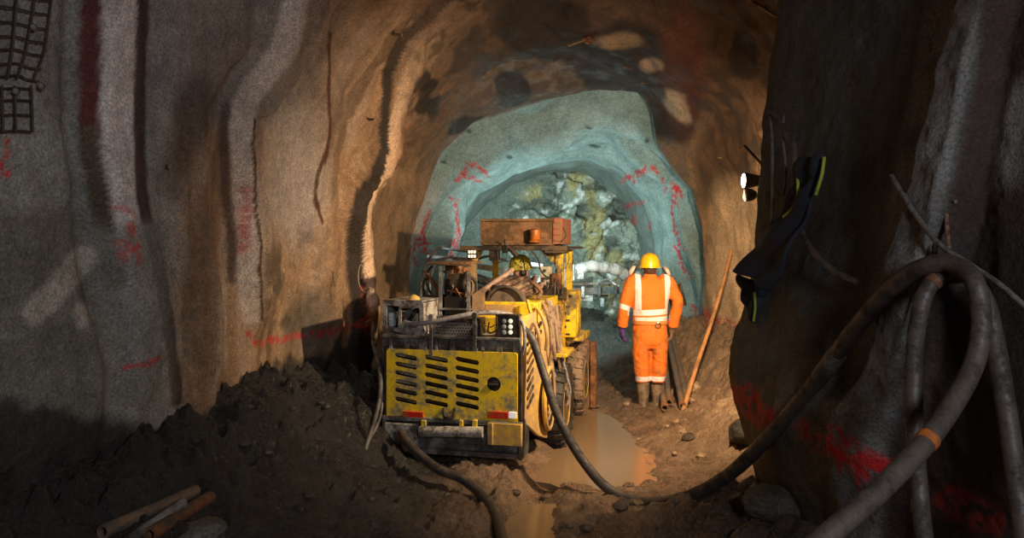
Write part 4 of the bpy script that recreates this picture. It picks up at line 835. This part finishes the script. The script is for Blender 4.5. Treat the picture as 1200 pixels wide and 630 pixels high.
for sd in (-1,1):
    b_ = MB(); x0 = sd*.082+.0; ya = .0 if sd < 0 else .03; o_ = Vector((x0, ya, 0)); ex = Vector((sd*.02,0,0))
    b_.loft([(o_+Vector((0,0,.375)),.073,.082),(o_+Vector((0,0,.25)),.070,.082),(o_+Vector((0,-.005,.15)),.058,.068),(o_+Vector((0,.0,.10)),.056,.075),(o_+Vector((0,.02,.05)),.056,.10),(o_+Vector((0,.03,.01)),.055,.105)], 20)
    b_.loft([(o_+ex*.5+Vector((0,.03,.045)),.05,.05,(1,0,0),(0,0,1)),(o_+ex+Vector((0,.10,.05)),.054,.048,(1,0,0),(0,0,1)),(o_+ex+Vector((0,.17,.042)),.052,.038,(1,0,0),(0,0,1)),(o_+ex+Vector((0,.22,.035)),.03,.024,(1,0,0),(0,0,1))], 16)
    bo = b_.build('boot', BOOT, WK, remesh=.009, smi=4, disp=(.05,.008)); s_ = MB(); s_.loft([(o_+ex*.6+Vector((0,.06,.0)),.06,.155),(o_+ex*.6+Vector((0,.06,.022)),.059,.153)], 22); s_.build('sole', RUB, bo)
PUR = surf('purple_glove_fabric', (.10,.035,.24), (.05,.03,.12), .4, .75, 0, 12, .5)
BRG = surf('brown_glove_leather', (.24,.13,.06), (.08,.05,.03), .4, .7, 0, 12, .5)
for W_, E_, mt, sd, lb in ((LW,LE,PUR,-1,'purple glove on the left hand'),(RW,RE,BRG,1,'dark brown glove on the right hand')):
    g = MB(); dd = (W_-E_).normalized(); dn = (dd*.6+Vector((0,0,-.7))).normalized()
    g.tube([W_-dd*.07, W_-dd*.03, W_+dn*.01, W_+dn*.05], [.052,.050,.038,.034], 16); hand(g, W_, dn, (-sd,.25,0), (0,1,0), 1.12, .005); g.build('glove', mt, WK, remesh=.006, smi=3, label=lb)
YH = surf('yellow_helmet_plastic', (.88,.50,.01), (.72,.36,.02), .3, .3, 0, 8, .1)
HM, M_ = helmet(WK, (0,.02,1.685), R(-6), YH, R(2), .98)
for sd in (-1,1):
    em = MB(); c0 = wp(741.5 if sd < 0 else 782.5, 317.5 if sd < 0 else 318.5, .04); Mx = Matrix.Rotation(R(-30*sd), 3, 'Y'); em.ell(c0, (.030,.045,.062), 18, Mx); e = em.build('ear_defender', surf('pale_pink_plastic',(.72,.50,.40),(.4,.25,.18),.3,.4), HM)
    em = MB(); em.ell(c0+Vector((-sd*.024,0,-.006)), (.018,.04,.055), 16, Mx); em.build('ear_cushion', RUB, e)
    em = MB(); em.tube(catmull([c0+Vector((-sd*.01,0,.05)), wp(745 if sd < 0 else 778, 308, .04), wp(750 if sd < 0 else 774, 305.5, .03)], 5), .005, 7); em.build('defender_arm', GRIME, e)
# case held at the right elbow
cs = MB(); c0 = Vector((WX,WY,WZ))+wp(799,349,.28); M = Matrix.Rotation(R(-14), 3, 'Y') @ Matrix.Rotation(R(-25), 3, 'Z')
cs.box(c0, (.19,.03,.27), M); co_ = cs.build('document_case', BLK, None, .01, label='black flat case with pale blue panel held in front of standing person', cat='case')
pc = MB(); pc.box(c0+M@Vector((-.045,-.018,.05)), (.09,.006,.13), M); pc.build('case_panel', surf('pale_blue_card',(.45,.58,.66),(.3,.35,.4),.2), co_, .002)

# ---- operator seated under the canopy
OPX = at(610, 320, 8.95); OP = empty('person', (OPX.x, OPX.y, .98), R(-13), label='seated machine operator in yellow helmet and orange collar seen under canopy', cat='person')
hz = .98; hc = Vector((0,0,1.63-.98)); fy = R(-50)
bd = MB(); head(bd, hc, fy, .98); bd.loft([((0,0,.45),.06,.06),((0,0,.57),.052,.052)], 16); bd.loft([((0,0,.0),.17,.13),((0,.0,.2),.15,.12),((0,0,.38),.18,.11),((0,0,.46),.09,.07)], 20)
arms = []
for sd in (-1,1):
    S_, E_, W_ = Vector((sd*.19,0,.40)), Vector((sd*.24,.12,.16)), Vector((sd*.2,.38,.14)); arms.append((S_,E_,W_,sd)); bd.tube([S_-Vector((sd*.06,0,0)),S_,E_,W_], [.05,.052,.04,.027], 12); hand(bd, W_, (0,1,-.2), (0,0,-1), (-sd,0,0), .95, 0, .7)
    bd.tube([(sd*.09,0,.05),(sd*.11,.42,.10),(sd*.12,.50,-.1),(sd*.12,.50,-.42)], [.09,.065,.055,.045], 14); bd.ell((sd*.12,.56,-.45), (.045,.12,.04), 12)
bd.build('body', SKIN, OP, remesh=.010, smi=3)
jk = MB(); jk.loft([((0,0,-.02),.19,.15),((0,0,.2),.18,.14),((0,0,.36),.22,.14),((0,0,.44),.17,.11),((0,0,.50),.09,.085),((0,0,.535),.075,.075)], 26)
for S_,E_,W_,sd in arms: jk.tube([S_-Vector((sd*.08,0,0)),S_,S_.lerp(E_,.5),E_,E_.lerp(W_,.5),E_.lerp(W_,.9)], [.075,.078,.072,.066,.058,.05], 18)
jk.build('jacket', garment('operator_jacket', OR, (.4,.12,.03), [[(2,.25,.30,0)]], .6), OP, remesh=.012, smi=5, disp=(.1,.02))
tr = MB(); tr.loft([((0,.02,-.04),.19,.16),((0,.02,.08),.18,.15)], 20)
for sd in (-1,1): tr.tube([(sd*.09,.0,.04),(sd*.11,.42,.10),(sd*.12,.50,.0),(sd*.12,.50,-.38)], [.105,.088,.08,.07], 18)
tr.build('trousers', TR, OP, remesh=.013, smi=4)
for sd in (-1,1): b_ = MB(); b_.tube([(sd*.12,.50,-.30),(sd*.12,.50,-.42)], [.065,.06], 16); b_.ell((sd*.12,.57,-.45), (.055,.14,.045), 14); b_.build('boot', BOOT, OP, remesh=.012, smi=3)
YH2 = surf('scuffed_yellow_helmet', (.62,.58,.04), (.30,.22,.04), .5, .4, 0, 14, .2)
H2, M2 = helmet(OP, hc+Vector((0,0,.03)), fy, YH2, R(4), 1.0)
for a_ in (0, math.pi):
    em = MB(); c0 = hc+M2@Vector((.088*math.cos(a_),-.01,-.02)); em.ell(c0, (.03,.042,.055), 16, M2); em.build('ear_defender', BLK, H2)
em = MB(); em.tube([hc+M2@Vector((.130*math.cos(t), -.01+0, .03+.155*math.sin(t))) for t in [math.pi*k/20 for k in range(21)]], .006, 7); em.build('defender_band', BLK, H2)
# ================================================================== loose things
HG = surf('dusty_hose_rubber', (.075,.062,.053), (.035,.025,.02), .45, .5, 0, 10, .4, (.11,.085,.07))
HK = surf('black_wet_hose', (.045,.04,.038), (.12,.09,.06), .35, .35, 0, 14, .4)
CABL = surf('grey_cable', (.14,.13,.12), (.05,.04,.035), .4, .5, 0, 12, .3)
ORT = surf('orange_tape', (.55,.15,.02), (.12,.05,.025), .6)
BV = BVHTree.FromPolygons([tuple(p) for p in G[::3, ::3].reshape(-1,3)], [(i*G[::3,::3].shape[1]+j, (i+1)*G[::3,::3].shape[1]+j, (i+1)*G[::3,::3].shape[1]+j+1, i*G[::3,::3].shape[1]+j+1) for i in range(G[::3,::3].shape[0]-1) for j in range(G[::3,::3].shape[1]-1)])
def hit(px, py):
    d_ = at(px, py, 1)-Vector((0,0,CH)); r = BV.ray_cast(Vector((0,0,CH)), d_.normalized()); return r[0], r[1]
BF = BVHTree.FromPolygons([tuple(p) for p in Q3.reshape(*FX.shape, 3)[::3, ::3].reshape(-1,3)], [(i*FX[::3,::3].shape[1]+j, (i+1)*FX[::3,::3].shape[1]+j, (i+1)*FX[::3,::3].shape[1]+j+1, i*FX[::3,::3].shape[1]+j+1) for i in range(FX[::3,::3].shape[0]-1) for j in range(FX[::3,::3].shape[1]-1)])
def hitf(px, py):
    return BF.ray_cast(Vector((0,0,CH)), (at(px, py, 1)-Vector((0,0,CH))).normalized())[0]
def ow(px, py, off=.3, far=4.95):
    h_, n_ = hit(px, py); d_ = at(px, py, 1)-Vector((0,0,CH))
    Yh = far if h_ is None or h_.y > 5.4 else h_.y-off
    return (px, py, min(Yh, far))
def hose(name, pts, r, m, lab, cat, group=None, seg=12, n=10, sleeves=()):
    P_ = catmull([at(*p) for p in pts], n); h = MB(off=P_[0]); r = r[:len(P_)] if isinstance(r, list) else r; h.tube(P_, r, seg); o = h.build(name, m, None, label=lab, cat=cat, group=group)
    for (i, w, mt, nm) in sleeves:
        s_ = MB(off=P_[0]); s_.tube(P_[i:i+w], (r[i] if isinstance(r, list) else r)+.003, 14); q = s_.build(nm, mt, o, loc=(0,0,0))
    return o
hose('supply_hose', [(612,384,6.40),(624,398,6.36),(638,440,6.28),(655,490,6.15),(680,535,6.0),(712,572,5.78),(752,588,5.62),(800,583,5.35),(845,562,5.05),(885,528,4.7),(950,455,4.1),(1005,382,3.62),(1055,330,3.22),(1085,312,3.05),(1115,309,2.95),(1142,330,2.83),(1150,380,2.8),(1138,435,2.75),(1095,505,2.6),(1035,570,2.45),(965,632,2.3),(890,700,2.15)], [.033+.012*min(1, i/90)-.010*min(1, max(0, (i-80)/50)) for i in range(190)], HG,
     'thick dusty hose from yellow machine across mud looping up the dark right wall', 'hose', n=9, sleeves=((163,2,ORT,'orange_tape'),(92,4,GRIME,'hose_clamp')))
hose('water_hose', [(1128,322,2.98),(1100,326,3.02),(1084,345,3.02),(1074,390,3.02),(1071,440,3.0),(1072,500,2.95),(1077,570,2.88),(1086,660,2.8)], .032, HG, 'grey hose hanging straight with orange tape near its top bend', 'hose', sleeves=((11,5,ORT,'orange_tape'),))
hose('water_hose', [(1132,318,3.0),(1152,345,2.98),(1166,400,2.95),(1178,470,2.9),(1190,550,2.85),(1204,650,2.75)], .036, HG, 'grey hose hanging rightmost at the picture edge beside the taped hose', 'hose')
hose('trailing_cable', [(470,508,6.30),(476,516,6.15),(492,533,6.0),(515,550,5.85),(540,560,5.78),(560,575,5.65),(575,592,5.45),(584,612,5.15),(590,640,4.75)], .036, HK, 'thick black cable drooping from the machine bumper over the mud', 'cable')
hose('power_cable', [(438,378,7.1),(437,400,6.9),(444,430,6.6),(446,455,6.45),(441,485,6.3),(430,520,6.1),(421,552,5.9),(408,585,5.7),(392,612,5.45),(384,640,5.1)], .018, CABL, 'thin grey cable snaking down left of the machine onto black muck', 'cable')
hose('power_cable', [(446,420,6.75),(448,450,6.6),(447,480,6.5),(441,500,6.35),(425,528,6.15)], .012, CABL, 'short thin cable hanging between machine left side and muck', 'cable')
hose('power_cable', [(1045,206,3.45),(1058,228,3.35),(1078,258,3.25),(1100,285,3.1),(1140,312,3.0),(1170,332,2.9),(1205,362,2.8)], .011, CABL, 'pale thin cable running diagonally above the hose loop to the edge', 'cable')
hose('power_cable', [(1098,226,3.3),(1108,246,3.2),(1110,270,3.15),(1112,292,3.08)], .009, HOSEB, 'short stiff brown cable end sticking up above hose loop', 'cable')
hose('power_cable', [(1082,232,3.35),(1092,224,3.3),(1104,222,3.25),(1112,232,3.2),(1120,236,3.15)], .008, CABL, 'small curled cable at the top of the cable tangle', 'cable')
hose('power_cable', [(1074,236,3.4),(1074,280,3.35),(1074,320,3.25)], .010, CABL, 'dark vertical cable behind the hose loop', 'cable')
hose('power_cable', [(1090,238,3.35),(1086,270,3.28),(1092,300,3.2),(1086,318,3.15)], .010, CABL, 'bent dark cable just right of the vertical cable', 'cable')
hose('power_cable', [(1086,232,3.38),(1100,262,3.28),(1096,290,3.2),(1100,318,3.12),(1104,345,3.05)], .008, HK, 'thin black lead winding through the cable tangle', 'cable')
hose('hanging_cable', [ow(902,128,.22),ow(914,140,.22),ow(922,160,.22),ow(931,172,.22),ow(931,210,.22),ow(932,240,.22),ow(940,272,.22),ow(956,298,.22),ow(978,318,.22),ow(1004,330,.22)], .016, HG, 'dark cable drooping in a curve below the hanging cloth', 'cable')
hose('hanging_cable', [ow(903,130,.22),ow(905,170,.22),ow(905,235,.22),ow(904,262,.22)], .010, CABL, 'thin cable hanging vertically left of the cloth', 'cable')
hose('hanging_cable', [ow(918,135,.22),ow(918,165,.22),ow(921,200,.22),ow(918,230,.22)], .008, CABL, 'thin cable touching upper edge of hanging cloth', 'cable')
hose('wall_wire', [(1073,300,3.3),(1074,340,3.25),(1076,420,3.15),(1073,500,3.05),(1068,600,2.95)], .005, CABL, 'thin wire hanging behind the taped grey hose', 'wire')
hose('ring_wire', [(433,328,7.1),(428,318,7.05),(423,310,7.05),(420,320,7.05),(421,333,7.05),(426,341,7.05),(432,342,7.0)], .004, surf('pale_wire',(.55,.45,.3),(.3,.2,.1),.3), 'pale looped wire on the bright ridge left of the machine', 'wire', seg=6)
# coils on the machine deck
def mlw(*a): p = ml(*a); return Vector((O0.x+cY*p.x+sY*p.y, O0.y-sY*p.x+cY*p.y, p.z))
rnd = random.Random(4)
cc_ = Vector(mlw(600, 338, 1.25)); 
for k in range(7):
    rx, ry = .30-.02*k, .17; cz = 1.435+.019*k; ph = rnd.uniform(0, 6); c0 = Vector((cc_.x+rnd.uniform(-.03,.05), cc_.y+rnd.uniform(-.03,.03), cz))
    pts = [c0+Vector((rx*math.cos(ph+t), ry*math.sin(ph+t), .022*math.sin(3*t+ph)+.05*math.sin(t+ph+1))) for t in [2*math.pi*i/14*(1.06) for i in range(15)]]
    h = MB(off=c0); h.tube(catmull(pts, 5), .024, 10); h.build('coiled_hose', (HOSEB, MUDR, surf('pinkish_hose', (.38,.24,.18), (.12,.07,.05), .45, .5, 0, 8, .4))[k%3], None, label='muddy brown hose loop coiled on the machine deck before the operator', cat='hose', group='hose loops piled on the machine deck')
for i, pts in enumerate(([(566,340,1.1),(580,330,1.15),(594,321,1.2),(600,316,1.3)],[(575,345,.95),(592,335,1.0),(608,328,1.1),(618,326,1.3)],[(618,328,1.2),(628,334,1.15),(634,342,1.1),(630,350,1.0)])):
    P_ = catmull([mlw(*p) for p in pts], 8); h = MB(off=P_[0]); h.tube(P_, .026 if i < 2 else .02, 10); h.build('straight_hose', surf('tan_hose', (.50,.33,.24), (.16,.09,.06), .4, .5, 0, 8, .4) if i == 0 else HOSEB, None, label=('pale tan hose end pointing up right from the coil','brown hose end crossing the front of the coil','brown hose curving down the right side of the coil')[i], cat='hose')
# steel pipes beside the worker
PIP = surf('drill_pipe_steel', (.16,.13,.11), (.30,.20,.12), .4, .45, .4, 6, .3)
for i, (a, b, lb) in enumerate((((779,491,8.5),(765,408,11.2),'leftmost steel pipe lying beside the standing worker'),((784,482,8.8),(775,412,11.2),'second steel pipe from worker, short visible end'),((800,487,8.62),(781,400,11.0),'third steel pipe from worker, ending nearest the leaning pole'),((806,481,8.75),(786,396,11.0),'rightmost steel pipe behind the leaning pole foot'))):
    A_, B_ = at(*a), at(*b); A_.z = gz_(A_.x, A_.y)+.05
    for t_ in (.1,.2,.3,.4,.5,.6,.7,.8,.9,1): q_ = A_.lerp(B_, t_); B_.z += max(0, gz_(q_.x, q_.y)+.045-q_.z)/t_
    p = MB(off=A_); p.pipe(A_, B_, .036, .028, 18); o = p.build('steel_pipe', PIP, None, label=lb, cat='pipe'); p = MB(off=A_); p.pipe(A_+(B_-A_)*.002, A_+(B_-A_)*.03, .043, .034, 18); p.build('pipe_collar', RUSTM, o, loc=(0,0,0))
A_, B_ = at(800,484,8.6), at(857,293,9.75); A_.z = gz_(A_.x, A_.y)-.02; mid = (A_+B_)/2+Vector((.02,0,.01))
p = MB(off=A_); P_ = catmull([A_, A_.lerp(mid,.5)+Vector((-.01,0,0)), mid, mid.lerp(B_,.5)+Vector((.012,0,0)), B_], 8); p.tube(P_, [.027-.007*i/len(P_) for i in range(len(P_))], 12); p.build('wooden_pole', surf('raw_wood',(.55,.26,.09),(.30,.15,.06),.4,.7,0,9,.4), None, label='long thin wooden pole leaning on the lit right wall', cat='pole')
# rods at the lower left corner
for i, (a, b, r0, mt, lb) in enumerate((((120,640,4.95),(229,587,5.75),.036,PIP,'upper dark steel rod at the lower left corner'),((150,652,4.88),(215,603,5.5),.030,GRIME,'grimy middle rod between dark and rusty rods'),((175,645,4.9),(246,596,5.6),.036,surf('dull_rust_rod',(.20,.08,.03),(.07,.045,.03),.5,.6),'rusty orange-brown rod nearest the grey rock'))):
    A_, B_ = hitf(a[0], min(a[1], 690)), hitf(b[0], b[1]); A_.z += .03; B_.z += .02; up_ = 0
    for t_ in (0,.2,.4,.6,.8,1): q_ = A_.lerp(B_, t_); up_ = max(up_, gz_(q_.x, q_.y)+.02-q_.z)
    A_.z += up_*.6; B_.z += up_*.6
    p = MB(off=A_); p.pipe(A_, B_, r0, r0*.7, 16); p.build('steel_rod', mt, None, label=lb, cat='rod')
# rocks
RK = rock_mat('loose_rock', .9, 2, 50)
def rock(loc, s, colr, seed, lab, group=None, cat='rock'):
    bm = bmesh.new(); bmesh.ops.create_icosphere(bm, subdivisions=4, radius=1); me = bpy.data.meshes.new('rock')
    V = np.array([v.co[:] for v in bm.verts]); w1, w2, wi = worley(V+seed*3.1, 1.3, seed); dd = 1+.22*fbm(V+seed, 1.2, 4, seed)-.22*(w1)+.06*fbm(V, 5, 3, seed)
    for v_, k in zip(bm.verts, dd): v_.co *= float(k)
    bmesh.ops.scale(bm, vec=s, verts=bm.verts); bmesh.ops.rotate(bm, cent=(0,0,0), matrix=Matrix.Rotation(seed*1.3, 3, 'Z'), verts=bm.verts); bm.to_mesh(me); bm.free()
    ca = me.color_attributes.new('Col', 'FLOAT_COLOR', 'POINT'); ca.data.foreach_set('color', np.tile(np.array([*colr, .5], np.float32), (len(me.vertices), 1)).ravel())
    me.polygons.foreach_set('use_smooth', [True]*len(me.polygons)); o = link('rock', me, RK); o.location = loc; return tag(o, lab, cat, group)
def drop(px, py, Y, up=.0): p = hitf(px, py) or at(px, py, Y); p.z += up; return p
rock(drop(235,628,5.3,.02), (.16,.12,.07), (.12,.115,.10), 3, 'flat grey rock at the lower left beside the rods')
rock(drop(645,568,6.1,.01), (.07,.05,.03), (.05,.035,.025), 5, 'dark mud lump in the wheel track behind the machine')
rock(drop(733,535,6.9,.0), (.09,.06,.03), (.07,.045,.03), 6, 'dark mud lump poking from the long puddle')
rock(drop(728,595,5.6,.02), (.06,.14,.04), (.05,.04,.03), 7, 'dark elongated clod under the big hose on the floor')
rock(drop(808,512,7.6,.0), (.11,.07,.04), (.07,.05,.035), 8, 'dark flat rock on the bank right of the puddle')
rock(drop(874,520,5.6,.10), (.17,.18,.15), (.04,.035,.025), 9, 'large shaded boulder at the foot of the right pillar')
rock(drop(812,458,9.2,.05), (.10,.09,.08), (.45,.32,.2), 10, 'pale tan rock on the bank right of the pole foot')
rock(drop(905,598,5.0,.05), (.20,.16,.12), (.10,.095,.075), 12, 'dark block below the red painted pillar base')
base = []
for k in range(70):
    zone = k%3
    if zone == 0: x_, y_ = rnd.uniform(1.25, 2.6), rnd.uniform(6.6, 9.8); c_ = (.34,.23,.14)
    elif zone == 1: x_, y_ = rnd.uniform(-.1, 1.4), rnd.uniform(5.0, 6.3); c_ = (.12,.08,.05)
    else: x_, y_ = rnd.uniform(-2.2, -.9), rnd.uniform(4.9, 6.4); c_ = (.07,.065,.055)
    s0 = rnd.uniform(.018, .05)
    if len(base) < 6: o = rock((0,0,0), (s0*1.3, s0, s0*.7), c_, 20+k, '', None); base.append((o, zone))
    else:
        src = [b for b, zz in base if zz == zone][rnd.randint(0,1)]; o = src.copy(); col.objects.link(o)
    o.location = (x_, y_, gz_(x_, y_)+s0*.15); o.rotation_euler = (0,0,rnd.uniform(0,6))
    o['label'] = ('small tan stone scattered on the lit bank right of puddle','small brown clod scattered in the mud behind the machine','small dark stone lying on the black muck at left')[zone]; o['category'] = 'stone'; o['group'] = ('stones on the right bank','clods behind the machine','stones on the left muck')[zone]
# rock bolts with plates in the vault and wall
for (px, py, dx, dy, L_, lb) in ((690,45,-22,8,.30,'rusty rock bolt in the vault left of the pale patch'),(755,97,22,-6,.30,'pale rock bolt just above the inner arch top right'),(735,79,16,1,.2,'short rock bolt between the two vault bolts'),(846,185,18,1,.22,'rock bolt with plate high on the brown right wall'),(814,324,18,3,.24,'orange lit rock bolt beside the worker at shoulder height'),(882,2,22,14,.3,'dark rock bolt at the top edge of the picture'),(460,40,20,2,.12,'rock bolt stub on the left ridge near the top'),(432,140,10,0,.12,'small bolt stub on left wall beside the dark cleft'),(196,195,5,0,.07,'round bolt end on the brown left wall')):
    h_, n_ = hit(px, py)
    if h_ is None: continue
    tip = at(px+dx, py+dy, h_.y-.12); d_ = (tip-h_).normalized(); n_ = n_ if n_.dot(d_) > 0 else -n_
    b_ = MB(off=h_); b_.cyl(h_-d_*.05, h_+d_*L_, .013, 10); bo = b_.build('rock_bolt', surf('bolt_steel',(.40,.26,.14),(.16,.09,.05),.4,.5,.3), None, label=lb, cat='rock bolt')
    if L_ < .18: continue
    M = n_.to_track_quat('Z','Y').to_matrix(); b_ = MB(off=h_); b_.box(h_+n_*.025, (.13,.13,.01), M); b_.build('bolt_plate', RUSTM, bo, .003, loc=(0,0,0)); b_ = MB(off=h_); b_.cyl(h_+d_*.03, h_+d_*.06, .024, 6); b_.build('bolt_nut', RUSTM, bo, loc=(0,0,0))
# mesh panel on the left wall, top left corner
def lw(px, py, off=.05):
    h_, n_ = hit(px, py)
    return (h_+Vector((off,0,0))) if h_ is not None else at(px, py, 3.9)
ms = MB(); o0 = lw(20, 60); ms.off = o0
for x0, x1, x2 in ((-14,-20,-26),(8,2,-3),(30,18,8),(50,40,28)):
    yb = 92 if x0 == 50 else 154
    ms.tube(catmull([lw(x0+k_[0], k_[1]) for k_ in ((0,-6),((x1-x0)*.5,30),((x1-x0),62),((x2-x0)*1.0,92))], 8), .006, 6)
for i, yy in enumerate((-2,14,31,47,62,78,92)): ms.tube(catmull([lw(-14+0, yy-8+i), lw(8, yy-4), lw(30-i*1.6, yy+1), lw(50-i*2.6, yy+3)], 6), .005, 6)
for x0 in (-10, 5, 25): ms.tube(catmull([lw(x0, 100), lw(x0+1, 125), lw(x0+1.5, 155)], 6), .006, 6)
for yy in (104,118,135,154): ms.tube(catmull([lw(-12, yy), lw(5, yy-1), lw(26, yy)], 6), .005, 6)
ms.build('wire_mesh', surf('rusty_wire',(.05,.045,.04),(.12,.07,.04),.4,.6,.4), None, label='welded steel wire mesh panel pinned to grey wall at top left', cat='wire mesh')
for (px, py) in ((24,32),(3,107),(33,101)):
    p0 = lw(px, py, .06); b_ = MB(off=p0); b_.lathe([(.018,0),(.02,.008),(.012,.02),(.005,.023)], p0, 'X', 16, Matrix(((0,0,1),(0,1,0),(-1,0,0)))); b_.build('mesh_washer', GRIME, None, label={24:'upper round washer pin holding the wire mesh',3:'leftmost washer pin holding the wire mesh',33:'small pin at the lower right mesh corner'}[px], cat='washer')
# cloth hanging on the right pillar
CL_ = surf('navy_cloth', (.012,.016,.028), (.02,.02,.024), .3, .8, 0, 6, .3); LIME = surf('lime_edging', (.35,.42,.03), (.2,.22,.03), .3, .6)
def strip(name, L_, R_, m, parent=None, th_=.02, **kw):
    n = 36; P1 = catmull(L_, 12); P2 = catmull(R_, 12); n = min(len(P1), len(P2)); mbs = MB(off=kw.pop('off')); vs = []; K = 14
    for i in range(n):
        for k in range(K+1):
            t = k/K; p = P1[i].lerp(P2[i], t); p = p+Vector((-.02*math.sin(t*math.pi*3+i*.12)-.012*math.sin(i*.35), -.05*math.sin(t*math.pi), .004*math.sin(i*.5+t*9))); vs.append(p)
    mbs.add(vs, [(i*(K+1)+k, i*(K+1)+k+1, (i+1)*(K+1)+k+1, (i+1)*(K+1)+k) for i in range(n-1) for k in range(K)])
    o = mbs.build(name, m, parent, **kw); s_ = o.modifiers.new('s', 'SOLIDIFY'); s_.thickness = th_; return o
Lp = [at(*p) for p in (ow(937,190,.30,4.8),ow(935,215,.30,4.8),ow(925,235,.30,4.8),ow(905,262,.30,4.8),ow(885,290,.30,4.8),ow(866,319,.30,4.8))]; Rp = [at(*p) for p in (ow(967,180,.30,4.8),ow(962,205,.30,4.8),ow(953,235,.30,4.8),ow(940,275,.30,4.8),ow(920,315,.30,4.8),ow(903,340,.30,4.8))]
CLO = strip('hanging_cloth', Lp, Rp, CL_, None, off=Lp[0], label='dark navy cloth with lime edging hanging on the right pillar', cat='cloth')
for pts in ([ow(934,194,.36,4.74),ow(935,215,.36,4.74),ow(934,232,.36,4.74),ow(928,245,.36,4.74),ow(918,254,.36,4.74)],[ow(966,184,.36,4.74),ow(963,205,.36,4.74),ow(956,228,.36,4.74)],[ow(866,319,.36,4.74),ow(878,322,.36,4.74),ow(888,330,.36,4.74),ow(895,337,.36,4.74)]):
    h = MB(off=Lp[0]); h.tube(catmull([at(*p) for p in pts], 7), .009, 8); h.build('lime_edging', LIME, CLO, loc=(0,0,0))
Lp2 = [at(*p) for p in ((868,322,4.88),(872,335,4.9),(874,352,4.92),(876,372,4.94))]; Rp2 = [at(*p) for p in ((902,338,4.74),(899,350,4.78),(894,362,4.8),(888,380,4.82))]
strip('hanging_cloth', Lp2, Rp2, CL_, None, off=Lp2[0], label='ragged lower cloth end hanging beneath the navy cloth', cat='cloth')
h = MB(off=Lp2[0]); h.tube(catmull([at(*p) for p in ((884,342,4.74),(885,360,4.76),(883,376,4.78))], 7), .008, 8); h.build('lime_cord', LIME, None, label='lime green cord dangling beneath the navy cloth', cat='cord')
# flood light on the pillar corner
FLX = Vector((1.755, 5.62, 2.39)); FLO = empty('flood_lamp', FLX, 0, label='glowing flood lamp fixed behind the right pillar corner', cat='lamp')
f_ = MB(); f_.lathe([(.03,-.06),(.04,-.05),(.05,.0),(.06,.05),(.06,.06)], (0,0,0), 'X', 24, Matrix(((0,0,-1),(0,1,0),(1,0,0)))); f_.build('lamp_housing', GRIME, FLO)
f_ = MB(); f_.lathe([(.055,.052),(.05,.062),(.03,.07),(.002,.072)], (0,0,0), 'X', 24, Matrix(((0,0,-1),(0,1,0),(1,0,0)))); f_.build('lamp_lens', emis('lamp_glow', (1,.86,.62), 14), FLO)
f_ = MB(); f_.lathe([(.025,-.05),(.045,-.02),(.05,.03),(.02,.032)], (.0,.06,-.10), 'X', 20, Matrix(((0,0,-1),(0,1,0),(1,0,0)))); f_.build('added_lamp_head', GRIME, FLO)  # second head, added to go with the extra alcove spot
f_ = MB(); f_.bar((.05,.0,.0), (.17,.1,.12), .03, .01); f_.bar((-.05,.02,.26), (.1,.06,.12), .015, .015); f_.build('lamp_bracket', GRIME, FLO)
# ================================================================== light and camera
def lamp(name, kind, loc, power, c, size=.05, tgt=None, spot=None, blend=.5, **k):
    l = bpy.data.lights.new(name, kind); l.energy = power; l.color = c
    if kind == 'AREA': l.size = size
    else: l.shadow_soft_size = size
    if spot: l.spot_size = R(spot); l.spot_blend = blend
    o = bpy.data.objects.new(name, l); col.objects.link(o); o.location = loc
    if tgt: o.rotation_euler = (Vector(tgt)-Vector(loc)).to_track_quat('-Z', 'Y').to_euler()
    return o
WARM = (1.0, .74, .47); COOL = (.72, .98, 1.0)
lamp('flood_light', 'SPOT', (1.64, 5.66, 2.39), 570, WARM, .05, (0.1, 8.6, .9), 154, 1.0)
lamp('drive_light', 'SPOT', (.30, 10.75, 1.75), 7, COOL, .06, (.5, 16, 2.2), 165, .6)
lamp('drive_light', 'SPOT', (1.0, 11.0, 1.5), 6, COOL, .06, (.9, 16, 2.0), 165, .6)
lamp('drive_light', 'SPOT', (.35, 12.6, 1.5), 420, COOL, .06, (.9, 16.9, 2.2), 95, .8)
lamp('drive_light', 'SPOT', (.7, 12.9, 1.35), 165, COOL, .05, (.75, 13.7, 3.2), 172, .5)
lamp('flood_light', 'SPOT', (1.70, 5.72, 2.27), 420, WARM, .04, (2.9, 8.9, 1.5), 95, .9)  # second flood added to brighten the right alcove wall
lamp('boom_light', 'SPOT', (.55, 9.9, 2.15), 190, COOL, .04, (.85, 11.6, 1.45), 80, .8)
lamp('rear_light', 'AREA', (1.4, -.8, 2.6), 80, (.9,.93,1.0), .7, (-1.6, 5, 1.2))
w = bpy.data.worlds.new('World'); bpy.context.scene.world = w; w.use_nodes = True
w.node_tree.nodes['Background'].inputs[0].default_value = (.5,.55,.6,1); w.node_tree.nodes['Background'].inputs[1].default_value = .01
cam = bpy.data.cameras.new('camera'); co = bpy.data.objects.new('camera', cam); col.objects.link(co)
co.location = (0, 0, CH); co.rotation_euler = (R(90), 0, 0)
cam.sensor_width = 36; cam.lens = 36*F/1200; cam.shift_y = -(315-HZ)/1200; cam.clip_start = .05
sc = bpy.context.scene; sc.camera = co
sc.view_settings.view_transform = 'Standard'; sc.view_settings.look = 'None'; sc.view_settings.exposure = 0; sc.view_settings.gamma = 1; sc.view_settings.use_curve_mapping = False
